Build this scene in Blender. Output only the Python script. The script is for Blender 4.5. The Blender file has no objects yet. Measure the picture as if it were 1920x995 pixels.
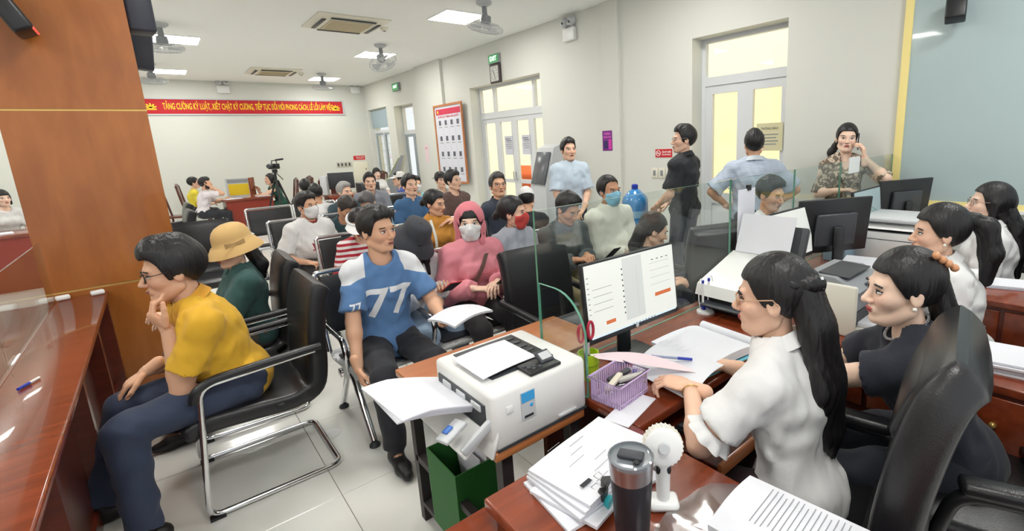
import bpy, bmesh, math, random
import numpy as np
from mathutils import Matrix, Vector
from mathutils.bvhtree import BVHTree
SC = bpy.context.scene
COL = SC.collection
PI = math.pi
random.seed(7)
RNG = np.random.default_rng(11)

# ------------------------------------------------------------------ camera
CAM_F, CAM_CX, CAM_CY, CAM_YAW, CAM_PITCH, CAM_ROLL, CAM_H = 907.14, 1075.63, 447.85, .7052, .2005, -.0468, 1.64
def camera():
    ca, sa, cb, sb, cc, sc = (math.cos(CAM_YAW), math.sin(CAM_YAW), math.cos(CAM_PITCH), math.sin(CAM_PITCH), math.cos(CAM_ROLL), math.sin(CAM_ROLL))
    F = Vector((sa*cb, ca*cb, -sb)); r = Vector((ca, -sa, 0)); u = r.cross(F)
    r2 = cc*r + sc*u; u2 = -sc*r + cc*u
    cd = bpy.data.cameras.new('camera'); co = bpy.data.objects.new('camera', cd); COL.objects.link(co)
    m = Matrix((r2, u2, -F)).transposed().to_4x4(); m.translation = (0, 0, CAM_H)
    co.matrix_world = m
    cd.sensor_fit = 'HORIZONTAL'; cd.sensor_width = 36
    cd.lens = CAM_F/1920*36
    cd.shift_x = (960-CAM_CX)/1920; cd.shift_y = (CAM_CY-497.5)/1920
    cd.clip_start = .05; cd.clip_end = 100
    SC.camera = co
camera()

# ------------------------------------------------------------------ light
w = bpy.data.worlds.new('world'); SC.world = w; w.use_nodes = True
w.node_tree.nodes['Background'].inputs[0].default_value = (.93, .96, 1, 1)
w.node_tree.nodes['Background'].inputs[1].default_value = .85
sd = bpy.data.lights.new('sun', 'SUN'); sd.energy = 4.0; sd.angle = .02; sd.color = (1, .95, .85)
so = bpy.data.objects.new('sun', sd); COL.objects.link(so)
so.rotation_euler = Vector((.5, .12, -.86)).to_track_quat('-Z', 'Y').to_euler()
PANEL_W = 17
PANEL_XY = [(.6, 13.55), (.6, 9.95), (3.66, 13.7), (3.66, 10.0), (3.66, 6.65), (.6, 6.6), (.6, 3.25), (3.66, 3.25), (.6, -.1), (3.66, -.1), (-2.5, 13.5), (-2.5, 9.95), (-2.5, 6.6), (-2.5, 3.25), (-2.5, -.1)]
CEIL = 3.45
for i, (x, y) in enumerate(PANEL_XY):
    ld = bpy.data.lights.new('panel_light', 'AREA'); ld.shape = 'SQUARE'; ld.size = .56; ld.energy = PANEL_W; ld.color = (1, .985, .95)
    lo = bpy.data.objects.new('panel_light', ld); COL.objects.link(lo); lo.location = (x, y, CEIL-.02)
SC.view_settings.view_transform = 'Standard'; SC.view_settings.look = 'None'
SC.view_settings.exposure = 0.46; SC.view_settings.gamma = 1
SC.view_settings.use_curve_mapping = False

# ------------------------------------------------------------------ helpers
def lin(c):
    return tuple(((v/255)/12.92 if v/255 <= .04045 else (((v/255)+.055)/1.055)**2.4) for v in c)
MATS = {}
def mat(name, col, rough=.5, metal=0., spec=.5, bump=None, var=0., vscale=6., emit=0., stretch=None, coat=0., sheen=0., attr=False, sss=0., alpha=None):
    """col is sRGB 0-255; bump=(scale,strength)"""
    if name in MATS: return MATS[name]
    m = bpy.data.materials.new(name); m.use_nodes = True; MATS[name] = m
    nt = m.node_tree; N = nt.nodes; L = nt.links; b = N['Principled BSDF']
    c = lin(col)
    b.inputs['Base Color'].default_value = (*c, 1)
    b.inputs['Roughness'].default_value = rough; b.inputs['Metallic'].default_value = metal
    b.inputs['Specular IOR Level'].default_value = spec
    b.inputs['Coat Weight'].default_value = coat
    b.inputs['Sheen Weight'].default_value = sheen
    if sss:
        b.inputs['Subsurface Weight'].default_value = sss; b.inputs['Subsurface Radius'].default_value = (.012, .005, .003); b.inputs['Subsurface Scale'].default_value = 1
    tc = N.new('ShaderNodeTexCoord'); src = tc.outputs['Object']
    if stretch:
        mp = N.new('ShaderNodeMapping'); mp.inputs['Scale'].default_value = stretch; L.new(src, mp.inputs[0]); src = mp.outputs[0]
    base = None
    if attr:
        a = N.new('ShaderNodeAttribute'); a.attribute_name = 'Col'; base = a.outputs[0]
    if var:
        n = N.new('ShaderNodeTexNoise'); n.inputs['Scale'].default_value = vscale; n.inputs['Detail'].default_value = 5; L.new(src, n.inputs[0])
        r = N.new('ShaderNodeMapRange'); r.inputs[1].default_value = .3; r.inputs[2].default_value = .7; r.inputs[3].default_value = 1-var; r.inputs[4].default_value = 1+var; L.new(n.outputs[0], r.inputs[0])
        mx = N.new('ShaderNodeMix'); mx.data_type = 'RGBA'; mx.blend_type = 'MULTIPLY'; mx.inputs[0].default_value = 1
        mx.inputs[6].default_value = (*c, 1)
        if base: L.new(base, mx.inputs[6])
        L.new(r.outputs[0], mx.inputs[7]); base = mx.outputs[2]
    if base: L.new(base, b.inputs['Base Color'])
    if bump:
        n = N.new('ShaderNodeTexNoise'); n.inputs['Scale'].default_value = bump[0]; n.inputs['Detail'].default_value = 3; L.new(src, n.inputs[0])
        bp = N.new('ShaderNodeBump'); bp.inputs['Strength'].default_value = bump[1]; bp.inputs['Distance'].default_value = .01; L.new(n.outputs[0], bp.inputs['Height']); L.new(bp.outputs[0], b.inputs['Normal'])
    if emit:
        b.inputs['Emission Color'].default_value = (*c, 1); b.inputs['Emission Strength'].default_value = emit
        if base: L.new(base, b.inputs['Emission Color'])
    return m
def wood(name, c1, c2, rough=.3, scale=(1, 1, 8), coat=.3):
    if name in MATS: return MATS[name]
    m = mat(name, c1, rough, coat=coat); nt = m.node_tree; N = nt.nodes; L = nt.links; b = N['Principled BSDF']
    tc = N.new('ShaderNodeTexCoord'); mp = N.new('ShaderNodeMapping'); mp.inputs['Scale'].default_value = scale; L.new(tc.outputs['Object'], mp.inputs[0])
    n = N.new('ShaderNodeTexNoise'); n.inputs['Scale'].default_value = 4; n.inputs['Detail'].default_value = 6; n.inputs['Distortion'].default_value = .6; L.new(mp.outputs[0], n.inputs[0])
    n2 = N.new('ShaderNodeTexNoise'); n2.inputs['Scale'].default_value = 1.3; n2.inputs['Detail'].default_value = 2; L.new(tc.outputs['Object'], n2.inputs[0])
    ad = N.new('ShaderNodeMath'); ad.operation = 'ADD'; L.new(n.outputs[0], ad.inputs[0]); L.new(n2.outputs[0], ad.inputs[1])
    r = N.new('ShaderNodeValToRGB'); r.color_ramp.elements[0].position = .72; r.color_ramp.elements[1].position = 1.28
    ml = N.new('ShaderNodeMapRange'); ml.inputs[1].default_value = .7; ml.inputs[2].default_value = 1.3; L.new(ad.outputs[0], ml.inputs[0])
    r.color_ramp.elements[0].position = 0; r.color_ramp.elements[1].position = 1
    r.color_ramp.elements[0].color = (*lin(c1), 1); r.color_ramp.elements[1].color = (*lin(c2), 1)
    L.new(ml.outputs[0], r.inputs[0]); L.new(r.outputs[0], b.inputs['Base Color'])
    return m
def glass(name, tint=(.94, .98, .96), gloss=.1, rough=.02):
    if name in MATS: return MATS[name]
    m = bpy.data.materials.new(name); m.use_nodes = True; MATS[name] = m
    nt = m.node_tree; N = nt.nodes; L = nt.links; N.clear()
    o = N.new('ShaderNodeOutputMaterial'); t = N.new('ShaderNodeBsdfTransparent'); t.inputs[0].default_value = (*tint, 1)
    g = N.new('ShaderNodeBsdfGlossy'); g.inputs['Roughness'].default_value = rough
    fr = N.new('ShaderNodeLayerWeight'); fr.inputs[0].default_value = .5
    pw = N.new('ShaderNodeMath'); pw.operation = 'POWER'; pw.inputs[1].default_value = 5; L.new(fr.outputs['Facing'], pw.inputs[0])
    mu = N.new('ShaderNodeMath'); mu.operation = 'MULTIPLY_ADD'; mu.inputs[1].default_value = .75; mu.inputs[2].default_value = gloss*.5; L.new(pw.outputs[0], mu.inputs[0])
    mx = N.new('ShaderNodeMixShader'); L.new(mu.outputs[0], mx.inputs[0]); L.new(t.outputs[0], mx.inputs[1]); L.new(g.outputs[0], mx.inputs[2]); L.new(mx.outputs[0], o.inputs[0])
    return m
def rotz(a): return Matrix.Rotation(a, 3, 'Z')
def eul(x, y, z): return (Matrix.Rotation(z, 3, 'Z') @ Matrix.Rotation(y, 3, 'Y') @ Matrix.Rotation(x, 3, 'X'))

class MB:
    """collects shapes in one bmesh"""
    def __init__(s): s.bm = bmesh.new(); s.mi = 0
    def _tag(s, faces):
        for f in faces: f.material_index = s.mi
    def box(s, c, size, rot=None, bev=0., seg=2):
        g = bmesh.ops.create_cube(s.bm, size=1); vs = g['verts']
        for v in vs: v.co = Vector((v.co.x*size[0], v.co.y*size[1], v.co.z*size[2]))
        fs = list({f for v in vs for f in v.link_faces})
        if bev:
            es = list({e for v in vs for e in v.link_edges})
            r = bmesh.ops.bevel(s.bm, geom=es, offset=min(bev, .49*min(size)), segments=seg, profile=.5, affect='EDGES')
            fs = list(set(r['faces']) | {f for f in fs if f.is_valid}); vs = list({v for f in fs for v in f.verts})
            # faces kept by bevel
            allv = set(vs); fs = list({f for v in allv for f in v.link_faces}); vs = list({v for f in fs for v in f.verts})
        c = Vector(c)
        for v in vs: v.co = (rot @ v.co if rot is not None else v.co) + c
        s._tag(fs); return s
    def span(s, lo, hi, bev=0.):
        return s.box([(a+b)/2 for a, b in zip(lo, hi)], [abs(b-a) for a, b in zip(lo, hi)], bev=bev)
    def cyl(s, a, b, r, r2=None, seg=16, cap=True):
        return s.loft([(a, r), (b, r if r2 is None else r2)], seg, cap)
    def loft(s, pr, seg=16, cap=True):
        """pr: list of (point, radius) along a path; parallel transported rings"""
        pts = [Vector(p) for p, _ in pr]; n = len(pts); rings = []
        up = None
        for i in range(n):
            t = (pts[min(i+1, n-1)]-pts[max(i-1, 0)])
            if t.length < 1e-9: t = Vector((0, 0, 1))
            t.normalize()
            if up is None:
                up = Vector((1, 0, 0)) if abs(t.x) < .8 else Vector((0, 1, 0))
            up = (up - t*up.dot(t)); up.normalize(); sd = t.cross(up)
            r = pr[i][1]
            rings.append([s.bm.verts.new(pts[i] + (up*math.cos(2*PI*k/seg) + sd*math.sin(2*PI*k/seg))*r) for k in range(seg)])
        fs = []
        for i in range(n-1):
            for k in range(seg):
                fs.append(s.bm.faces.new((rings[i][k], rings[i][(k+1) % seg], rings[i+1][(k+1) % seg], rings[i+1][k])))
        if cap:
            fs.append(s.bm.faces.new(rings[0][::-1])); fs.append(s.bm.faces.new(rings[-1]))
        s._tag(fs); return s
    def tube(s, pts, r, seg=10, closed=False, fillet=0.):
        P = [Vector(p) for p in pts]
        if fillet:
            Q = []
            n = len(P)
            for i in range(n):
                if not closed and i in (0, n-1): Q.append(P[i]); continue
                a, b, c = P[i-1], P[i], P[(i+1) % n]
                d1 = (a-b); d2 = (c-b); f = min(fillet, d1.length*.49, d2.length*.49)
                p1 = b+d1.normalized()*f; p2 = b+d2.normalized()*f
                for k in range(6):
                    t = k/5; Q.append(p1*(1-t)**2 + b*2*t*(1-t) + p2*t*t)
            P = Q
        if closed: P = P+[P[0], P[1]]
        return s.loft([(p, r) for p in P], seg, not closed)
    def lathe(s, prof, c=(0, 0, 0), seg=24, rot=None, caps=True):
        c = Vector(c); rings = []
        for r, z in prof:
            ring = []
            for k in range(seg):
                v = Vector((r*math.cos(2*PI*k/seg), r*math.sin(2*PI*k/seg), z))
                ring.append(s.bm.verts.new((rot @ v if rot is not None else v)+c))
            rings.append(ring)
        fs = []
        for i in range(len(rings)-1):
            for k in range(seg):
                fs.append(s.bm.faces.new((rings[i][k], rings[i][(k+1) % seg], rings[i+1][(k+1) % seg], rings[i+1][k])))
        if caps:
            fs.append(s.bm.faces.new(rings[0][::-1])); fs.append(s.bm.faces.new(rings[-1]))
        s._tag(fs); return s
    def prism(s, outline, th, M=None):
        """outline [(x,y)] in local xy extruded by th along z; M 4x4 placement"""
        M = M or Matrix()
        a = [s.bm.verts.new(M @ Vector((x, y, 0))) for x, y in outline]; b = [s.bm.verts.new(M @ Vector((x, y, th))) for x, y in outline]
        n = len(a); fs = [s.bm.faces.new(a[::-1]), s.bm.faces.new(b)]
        for i in range(n): fs.append(s.bm.faces.new((a[i], a[(i+1) % n], b[(i+1) % n], b[i])))
        s._tag(fs); return s
    def sheet(s, fn, nu, nv, th=.0006):
        """thin curved sheet, fn(u,v)->point, closed with a thickness"""
        g = [[Vector(fn(i/nu, j/nv)) for j in range(nv+1)] for i in range(nu+1)]
        def nrm(i, j):
            a = g[min(i+1, nu)][j]-g[max(i-1, 0)][j]; b = g[i][min(j+1, nv)]-g[i][max(j-1, 0)]
            c = a.cross(b); return c.normalized() if c.length > 1e-12 else Vector((0, 0, 1))
        A = [[s.bm.verts.new(g[i][j]+nrm(i, j)*th/2) for j in range(nv+1)] for i in range(nu+1)]
        B = [[s.bm.verts.new(g[i][j]-nrm(i, j)*th/2) for j in range(nv+1)] for i in range(nu+1)]
        fs = []
        for i in range(nu):
            for j in range(nv):
                fs.append(s.bm.faces.new((A[i][j], A[i+1][j], A[i+1][j+1], A[i][j+1])))
                fs.append(s.bm.faces.new((B[i][j], B[i][j+1], B[i+1][j+1], B[i+1][j])))
        for i in range(nu):
            fs.append(s.bm.faces.new((A[i][0], B[i][0], B[i+1][0], A[i+1][0]))); fs.append(s.bm.faces.new((A[i][nv], A[i+1][nv], B[i+1][nv], B[i][nv])))
        for j in range(nv):
            fs.append(s.bm.faces.new((A[0][j], A[0][j+1], B[0][j+1], B[0][j]))); fs.append(s.bm.faces.new((A[nu][j], B[nu][j], B[nu][j+1], A[nu][j+1])))
        s._tag(fs); return s
    def ball(s, c, r, seg=12, rings=8, sc=(1, 1, 1)):
        M = Matrix.Translation(c) @ Matrix.Diagonal((r*sc[0], r*sc[1], r*sc[2], 1))
        g = bmesh.ops.create_uvsphere(s.bm, u_segments=seg, v_segments=rings, radius=1, matrix=M)
        s._tag({f for v in g['verts'] for f in v.link_faces}); return s
    def xf(s, M):
        bmesh.ops.transform(s.bm, matrix=M, verts=s.bm.verts[:]); return s
    def mesh(s, name, smooth=True):
        bmesh.ops.recalc_face_normals(s.bm, faces=s.bm.faces[:])
        me = bpy.data.meshes.new(name); s.bm.to_mesh(me); s.bm.free()
        if smooth:
            me.polygons.foreach_set('use_smooth', [True]*len(me.polygons))
            try: me.set_sharp_from_angle(angle=.9)
            except Exception: pass
        return me
    def build(s, name, m, parent=None, smooth=True, loc=None, rot=None):
        me = s.mesh(name, smooth)
        for k in (m if isinstance(m, (list, tuple)) else [m]): me.materials.append(k)
        return link(name, me, parent, loc, rot)
def link(name, me, parent=None, loc=None, rot=None):
    o = bpy.data.objects.new(name, me); COL.objects.link(o)
    if parent: o.parent = parent
    if loc is not None: o.location = loc
    if rot is not None: o.rotation_euler = rot
    return o
def tag(o, label=None, cat=None, group=None, kind=None):
    if label: o['label'] = label
    if cat: o['category'] = cat
    if group: o['group'] = group
    if kind: o['kind'] = kind
    return o
def thing(name, loc, label, cat, group=None, rz=0., rot=None):
    o = bpy.data.objects.new(name, None); COL.objects.link(o); o.empty_display_size = .1
    o.location = loc; o.rotation_euler = rot or (0, 0, rz)
    return tag(o, label, cat, group)
def copy_tree(o, parent=None):
    c = o.copy(); COL.objects.link(c); c.parent = parent
    for ch in list(o.children): copy_tree(ch, c)
    return c
def text_mesh(s, size, ext=.0, bold=False, align='CENTER', font_shear=0, space=1.):
    cu = bpy.data.curves.new('txt', 'FONT'); cu.body = s; cu.size = size; cu.extrude = ext; cu.align_x = align; cu.align_y = 'CENTER'; cu.resolution_u = 2
    cu.shear = font_shear; cu.space_character = space
    if bold: cu.offset = size*.018
    ob = bpy.data.objects.new('txt', cu); COL.objects.link(ob)
    dg = bpy.context.evaluated_depsgraph_get(); me = bpy.data.meshes.new_from_object(ob.evaluated_get(dg))
    bpy.data.objects.remove(ob); bpy.data.curves.remove(cu); return me
def add_text(name, s, size, m, parent, M, ext=.0008, bold=False, width=None, align='CENTER', shear=0):
    me = text_mesh(s, size, ext, bold, align, shear)
    if width:
        xs = [v.co.x for v in me.vertices]; sx = width/(max(xs)-min(xs)); me.transform(Matrix.Diagonal((sx, 1, 1, 1)))
    me.transform(M); me.materials.append(m); return link(name, me, parent)
def face_M(loc, right, up):
    """4x4: local x->right, y->up, z->right x up, at loc"""
    r = Vector(right).normalized(); u = Vector(up).normalized(); n = r.cross(u)
    m = Matrix((r, u, n)).transposed().to_4x4(); m.translation = loc; return m
# ------------------------------------------------------------------ materials
M_WALL = mat('wall_paint', (214, 215, 208), .75, bump=(90, .03))
M_CEIL = mat('ceiling_paint', (246, 248, 246), .8)
M_TILE = mat('floor_tile_glaze', (236, 236, 230), .14, var=.03, vscale=3, spec=.5)
M_GROUT = mat('floor_grout', (150, 145, 135), .8)
M_COLWOOD = wood('column_veneer', (142, 78, 22), (170, 103, 42), .32, (2.5, 2.5, .6), .25)
M_GOLD = mat('gold_strip', (205, 170, 100), .3, metal=.6)
M_REDWOOD = wood('red_brown_desk_wood', (104, 42, 20), (146, 66, 34), .25, (1, 6, 6), .4)
M_DARKWOOD = wood('dark_red_wood', (74, 26, 16), (104, 44, 26), .3, (1, 6, 6), .3)
M_ORWOOD = wood('orange_wood', (176, 104, 58), (198, 128, 78), .35, (1, 5, 5), .2)
M_FRAME = mat('white_door_frame', (214, 217, 220), .35)
M_GLASS = glass('window_glass', (.97, .98, .97), .05)
M_PGLASS = glass('partition_glass', (.95, .98, .965), .1)
M_GEDGE = mat('green_glass_edge', (92, 150, 128), .1, spec=.8)
M_BLACK = mat('black_plastic', (26, 27, 30), .4)
M_DGREY = mat('dark_grey_plastic', (58, 61, 66), .45)
M_GREY = mat('grey_plastic', (140, 144, 148), .45)
M_LGREY = mat('light_grey_plastic', (196, 199, 202), .45)
M_WHITE = mat('white_plastic', (232, 233, 232), .35)
M_IVORY = mat('ivory_plastic', (226, 222, 206), .4)
M_PAPER = mat('white_paper', (222, 223, 230), .85)
M_CHROME = mat('chrome', (225, 226, 228), .1, metal=1)
M_STEEL = mat('brushed_steel', (176, 177, 180), .32, metal=1)
M_LEATHER = mat('black_leather', (30, 30, 33), .34, bump=(260, .1), spec=.5)
M_RED = mat('red_print', (200, 28, 38), .6)
M_YEL = mat('yellow_print', (248, 214, 40), .6)
M_INK = mat('black_ink', (40, 42, 48), .7)
M_GREENLED = mat('green_exit_panel', (20, 120, 60), .4, emit=.5)
M_LED = mat('led_diffuser', (255, 253, 245), .5, emit=9)
M_WHITEINK = mat('white_print', (245, 245, 245), .6)
M_ORANGE = mat('orange_print', (226, 120, 70), .6)
M_STEELDK = mat('dark_painted_steel', (52, 47, 48), .5)

def structure(o): o['kind'] = 'structure'; return o
# ------------------------------------------------------------------ floor of separate tiles
fl = structure(MB().span((-6, -3, -.12), (5, 14.9, -.006)).build('floor', M_GROUT))
tm = MB().box((0, 0, 0), (.797, .797, .012), bev=.0015, seg=1).mesh('tile', False); tm.materials.append(M_TILE)
tiles = []
for i in range(-4, 6):
    for j in range(-3, 15):
        x = .4426+.8*i+.4; y = 2.35+.8*j+.4
        if y < .1: continue
        o = link('tile', tm, fl, (x, y, -.006)); tiles.append(o)
o = MB()
for i in range(-8, 6):
    for j in range(-7, 16):
        x = .4426+.8*i+.4; y = 2.35+.8*j+.4
        if i < -4 or y < .1 or j > 14:
            if x < 4.9 and y < 14.6: o.box((x, y, -.006), (.797, .797, .012))
o = o.build('outer_tiles', M_TILE, fl, False); o['kind'] = 'stuff'

# ------------------------------------------------------------------ ceiling, walls
structure(MB().span((-6.2, -3, CEIL), (5.3, 15.1, CEIL+.15)).build('ceiling', M_CEIL))
structure(MB().span((-6.2, 14.9, 0), (5.3, 15.1, CEIL)).build('wall_back', M_WALL))
structure(MB().span((-6.2, -3, 0), (-6, 14.9, CEIL)).build('wall_left', M_WALL))
OPEN = [(2.44, 3.58, 0, 2.735), (6.53, 8.83, 0, 2.74), (11.62, 12.81, .1, 2.71), (13.34, 14.78, .45, 2.76)]
wb = MB(); y = -3
for (a, b, z0, z1) in OPEN:
    wb.span((5, y, 0), (5.3, a, CEIL)); wb.span((5, a, z1), (5.3, b, CEIL))
    if z0 > 0: wb.span((5, a, 0), (5.3, b, z0))
    y = b
wb.span((5, y, 0), (5.3, 14.9, CEIL))
structure(wb.build('wall_right', M_WALL, smooth=False))
structure(MB().span((4.93, 9.9, 0), (5, 11.2, CEIL)).build('trim_1', M_WALL))
structure(MB().span((4.96, 4.74, 0), (5, 5.06, CEIL)).build('trim_2', M_WALL))
structure(MB().span((4.985, 3.6, 0), (5, 6.5, .1)).build('baseboard_right', mat('baseboard', (150, 120, 100), .4)))

def framed(name, y0, y1, z0, z1, X=5.2, d=.06, b=.05):
    """rectangular frame with an empty middle"""
    m = MB()
    m.span((X, y0, z0), (X+d, y0+b, z1)); m.span((X, y1-b, z0), (X+d, y1, z1)); m.span((X, y0+b, z1-b), (X+d, y1-b, z1)); m.span((X, y0+b, z0), (X+d, y1-b, z0+b))
    return m
def pane(par, y0, y1, z0, z1, X=5.23, m=None):
    return MB().span((X-.003, y0, z0), (X+.003, y1, z1)).build('pane', m or M_GLASS, par, False)
# door_1: four glazed leaves under a three pane transom
d1 = structure(framed('f', 6.53, 8.83, 0, 2.74).span((5.19, 6.53, 2.13), (5.27, 8.83, 2.25)).build('door_1', M_FRAME, None, False))
tr = [6.58, 7.0, 8.28, 8.78]
for i in range(3):
    pane(d1, tr[i], tr[i+1], 2.25, 2.69)
    if i: MB().span((5.195, tr[i]-.03, 2.25), (5.265, tr[i]+.03, 2.69)).build('mullion', M_FRAME, d1, False)
lw = (8.78-6.58)/4
for i in range(4):
    a = 6.58+lw*i; lf = framed('f', a, a+lw, .02, 2.13, 5.205, .045, .085).span((5.205, a+.08, .9), (5.25, a+lw-.08, .97)).build('door_leaf', M_FRAME, d1, False)
    pane(lf, a+.085, a+lw-.085, .97, 2.045); pane(lf, a+.085, a+lw-.085, .1, .9)
    if i in (1, 2):
        MB().tube([(5.19, a+(lw-.04 if i == 1 else .04), .95), (5.16, a+(lw-.04 if i == 1 else .04), .98), (5.16, a+(lw-.04 if i == 1 else .04), 1.12)], .009, 8).build('handle', M_STEEL, lf)
for i, (yy) in enumerate((7.87, 7.3)):
    n = tag(MB().span((5.195, yy-.13, 1.43), (5.197, yy+.13, 1.78)).build('door_notice', mat('grey_notice_paper', (205, 205, 215), .8), None, False), ['printed notice taped on the second glass leaf of the wide entrance door', 'printed notice taped on the third glass leaf of the wide entrance door'][i], 'notice')
    for k in range(6):
        MB().span((5.1935, yy-.1+(.03 if k == 0 else 0), 1.72-.035*k), (5.195, yy+.1-(.02*(k % 3)), 1.732-.035*k)).build('print_line', M_INK if k in (0, 1) else M_GREY, n, False)
# door_2: two leaves and one wide transom pane
d2 = structure(framed('f', 2.44, 3.58, 0, 2.735).span((5.19, 2.49, 2.2), (5.27, 3.53, 2.3)).build('door_2', M_FRAME, None, False))
pane(d2, 2.49, 3.53, 2.3, 2.685)
M_FROST = glass('cream_window_glass', (.97, .95, .88), .1)
for i in range(2):
    a = 2.49+.52*i; lf = framed('f', a, a+.52, .02, 2.2, 5.205, .045, .095).span((5.205, a+.09, .8), (5.25, a+.43, .93)).build('door_leaf', M_FRAME, d2, False)
    pane(lf, a+.095, a+.425, .93, 2.105, m=M_FROST)
    MB().span((5.222, a+.095, .11), (5.235, a+.425, .8)).build('panel', M_FRAME, lf, False)
    if i == 1: MB().tube([(5.19, a+.045, 1.0), (5.15, a+.045, 1.0), (5.15, a+.16, 1.0)], .009, 8).build('handle', M_STEEL, lf)
n = tag(MB().span((5.19, 2.55, 1.43), (5.192, 2.85, 1.73)).build('door_notice', mat('cream_notice_paper', (214, 208, 170), .8), None, False), 'cream printed notice taped on the right leaf of the two leaf door', 'notice')
add_text('lettering', 'THÔNG BÁO', .035, M_INK, n, face_M((5.189, 2.7, 1.67), (0, -1, 0), (0, 0, 1)), .0005, width=.2)
for k in range(4): MB().span((5.188, 2.6+.02*(k % 2), 1.6-.035*k), (5.19, 2.8, 1.612-.035*k)).build('print_line', M_GREY, n, False)
# windows at the far end
w1 = structure(framed('f', 13.34, 14.78, .45, 2.76, 5.12).span((5.12, 13.39, 2.1), (5.18, 14.73, 2.18)).span((5.12, 14.03, .5), (5.18, 14.09, 2.1)).build('window_1', M_FRAME, None, False))
for a, b in ((13.39, 14.03), (14.09, 14.73)):
    lf = framed('f', a, b, .5, 2.1, 5.13, .04, .06).build('casement', mat('blue_grey_frame', (150, 162, 170), .4), w1, False)
    pane(lf, a+.06, b-.06, .56, 2.04, 5.15)
pane(w1, 13.39, 14.73, 2.18, 2.71, 5.15)
MB().span((5.08, 13.36, 2.24), (5.10, 14.76, 2.72)).build('roller_blind', mat('blue_grey_blind', (158, 176, 184), .7), w1, False)
gr = MB()
for k in range(12): gr.span((5.24, 13.4+.115*k, .5), (5.25, 13.41+.115*k, 2.1))
for k in range(8): gr.span((5.24, 13.36, .6+.2*k), (5.25, 14.74, .61+.2*k))
gr.build('window_grille', M_LGREY, w1, False)
w2 = structure(framed('f', 11.62, 12.81, .1, 2.71, 5.2).span((5.2, 11.67, 2.0), (5.26, 12.76, 2.1)).build('window_2', M_FRAME, None, False))
for a, b in ((11.67, 12.2), (12.2, 12.76)):
    lf = framed('f', a, b, .15, 2.0, 5.205, .045, .07).build('casement', MATS['blue_grey_frame'], w2, False); pane(lf, a+.07, b-.07, .22, 1.93)
pane(w2, 11.67, 12.76, 2.1, 2.66)
# outside
M_EXT = mat('cream_exterior_wall', (246, 236, 204), .85)
tag(MB().span((7.6, -4, -.2), (7.8, 17, 4.2)).build('neighbouring_wall', M_EXT, None, False), 'cream painted wall of the next building seen through the doors', 'wall', kind='structure')
tag(MB().span((5.3, -4, -.2), (7.6, 17, -.05)).build('outdoor_paving', mat('pale_paving', (205, 196, 176), .8), None, False), 'pale paving between the buildings outside', 'paving', kind='structure')
ob = thing('site_barrier', (6.9, 9.1, -.05), 'orange red barrier board standing outside behind the wide glass door', 'barrier')
MB().span((-.02, -.9, .1), (.02, .9, 1.15)).build('board', mat('orange_board', (232, 110, 60), .6), ob, False)
for s in (-.8, .8): MB().span((-.2, s-.02, 0), (.2, s+.02, .1)).build('foot', M_GREY, ob, False)

# ------------------------------------------------------------------ column
co = MB().span((-.655, 4.685, 0), (.03, 5.38, CEIL)).build('column', M_DARKWOOD, None, False)
tag(co, 'square column clad in glossy orange brown wood with thin gold strips', 'column', kind='structure')
for (z0, z1) in ((.0, .783), (.795, 1.984), (1.996, 3.2), (3.21, CEIL)):
    MB().span((-.67, 4.67, z0), (.045, 4.688, z1), .002).build('front_panel', M_COLWOOD, co, False)
    MB().span((.028, 4.688, z0), (.045, 5.4, z1), .002).build('side_panel', M_COLWOOD, co, False)
    MB().span((-.67, 4.688, z0), (-.653, 5.4, z1), .002).build('side_panel', M_COLWOOD, co, False)
for z in (.789, 1.99): MB().span((-.671, 4.673, z-.006), (.046, 5.39, z+.006)).build('gold_strip', M_GOLD, co, False)
# ------------------------------------------------------------------ green glass wall panel
gp = tag(MB().span((4.975, -2.2, 1.0), (5, 1.37, 3.3)).build('glass_board', mat('grey_green_back_painted_glass', (172, 190, 192), .16, spec=.5, coat=.5), None, False), 'large glossy grey green glass board on the right hand wall', 'board')
MB().span((4.965, 1.37, .95), (5, 1.43, 3.36)).build('frame_strip', mat('pale_yellow_trim', (244, 226, 150), .5), gp, False)
MB().span((4.94, -2.2, .93), (5, 1.37, .955)).build('ledge', M_WHITE, gp, False)
MB().span((4.965, -2.2, .955), (5, 1.37, 1.0)).build('frame_strip', MATS['pale_yellow_trim'], gp, False)
sp = thing('wall_speaker', (4.97, 1.06, 2.5), 'small black loudspeaker on a bracket high on the grey green glass board', 'speaker')
MB().box((-.12, 0, .0), (.12, .13, .2), eul(0, .3, .2), .012).build('cabinet', M_BLACK, sp)
MB().tube([(0, 0, .1), (-.06, 0, .1), (-.1, 0, .03)], .014, 8).build('bracket', M_GREY, sp)

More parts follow.
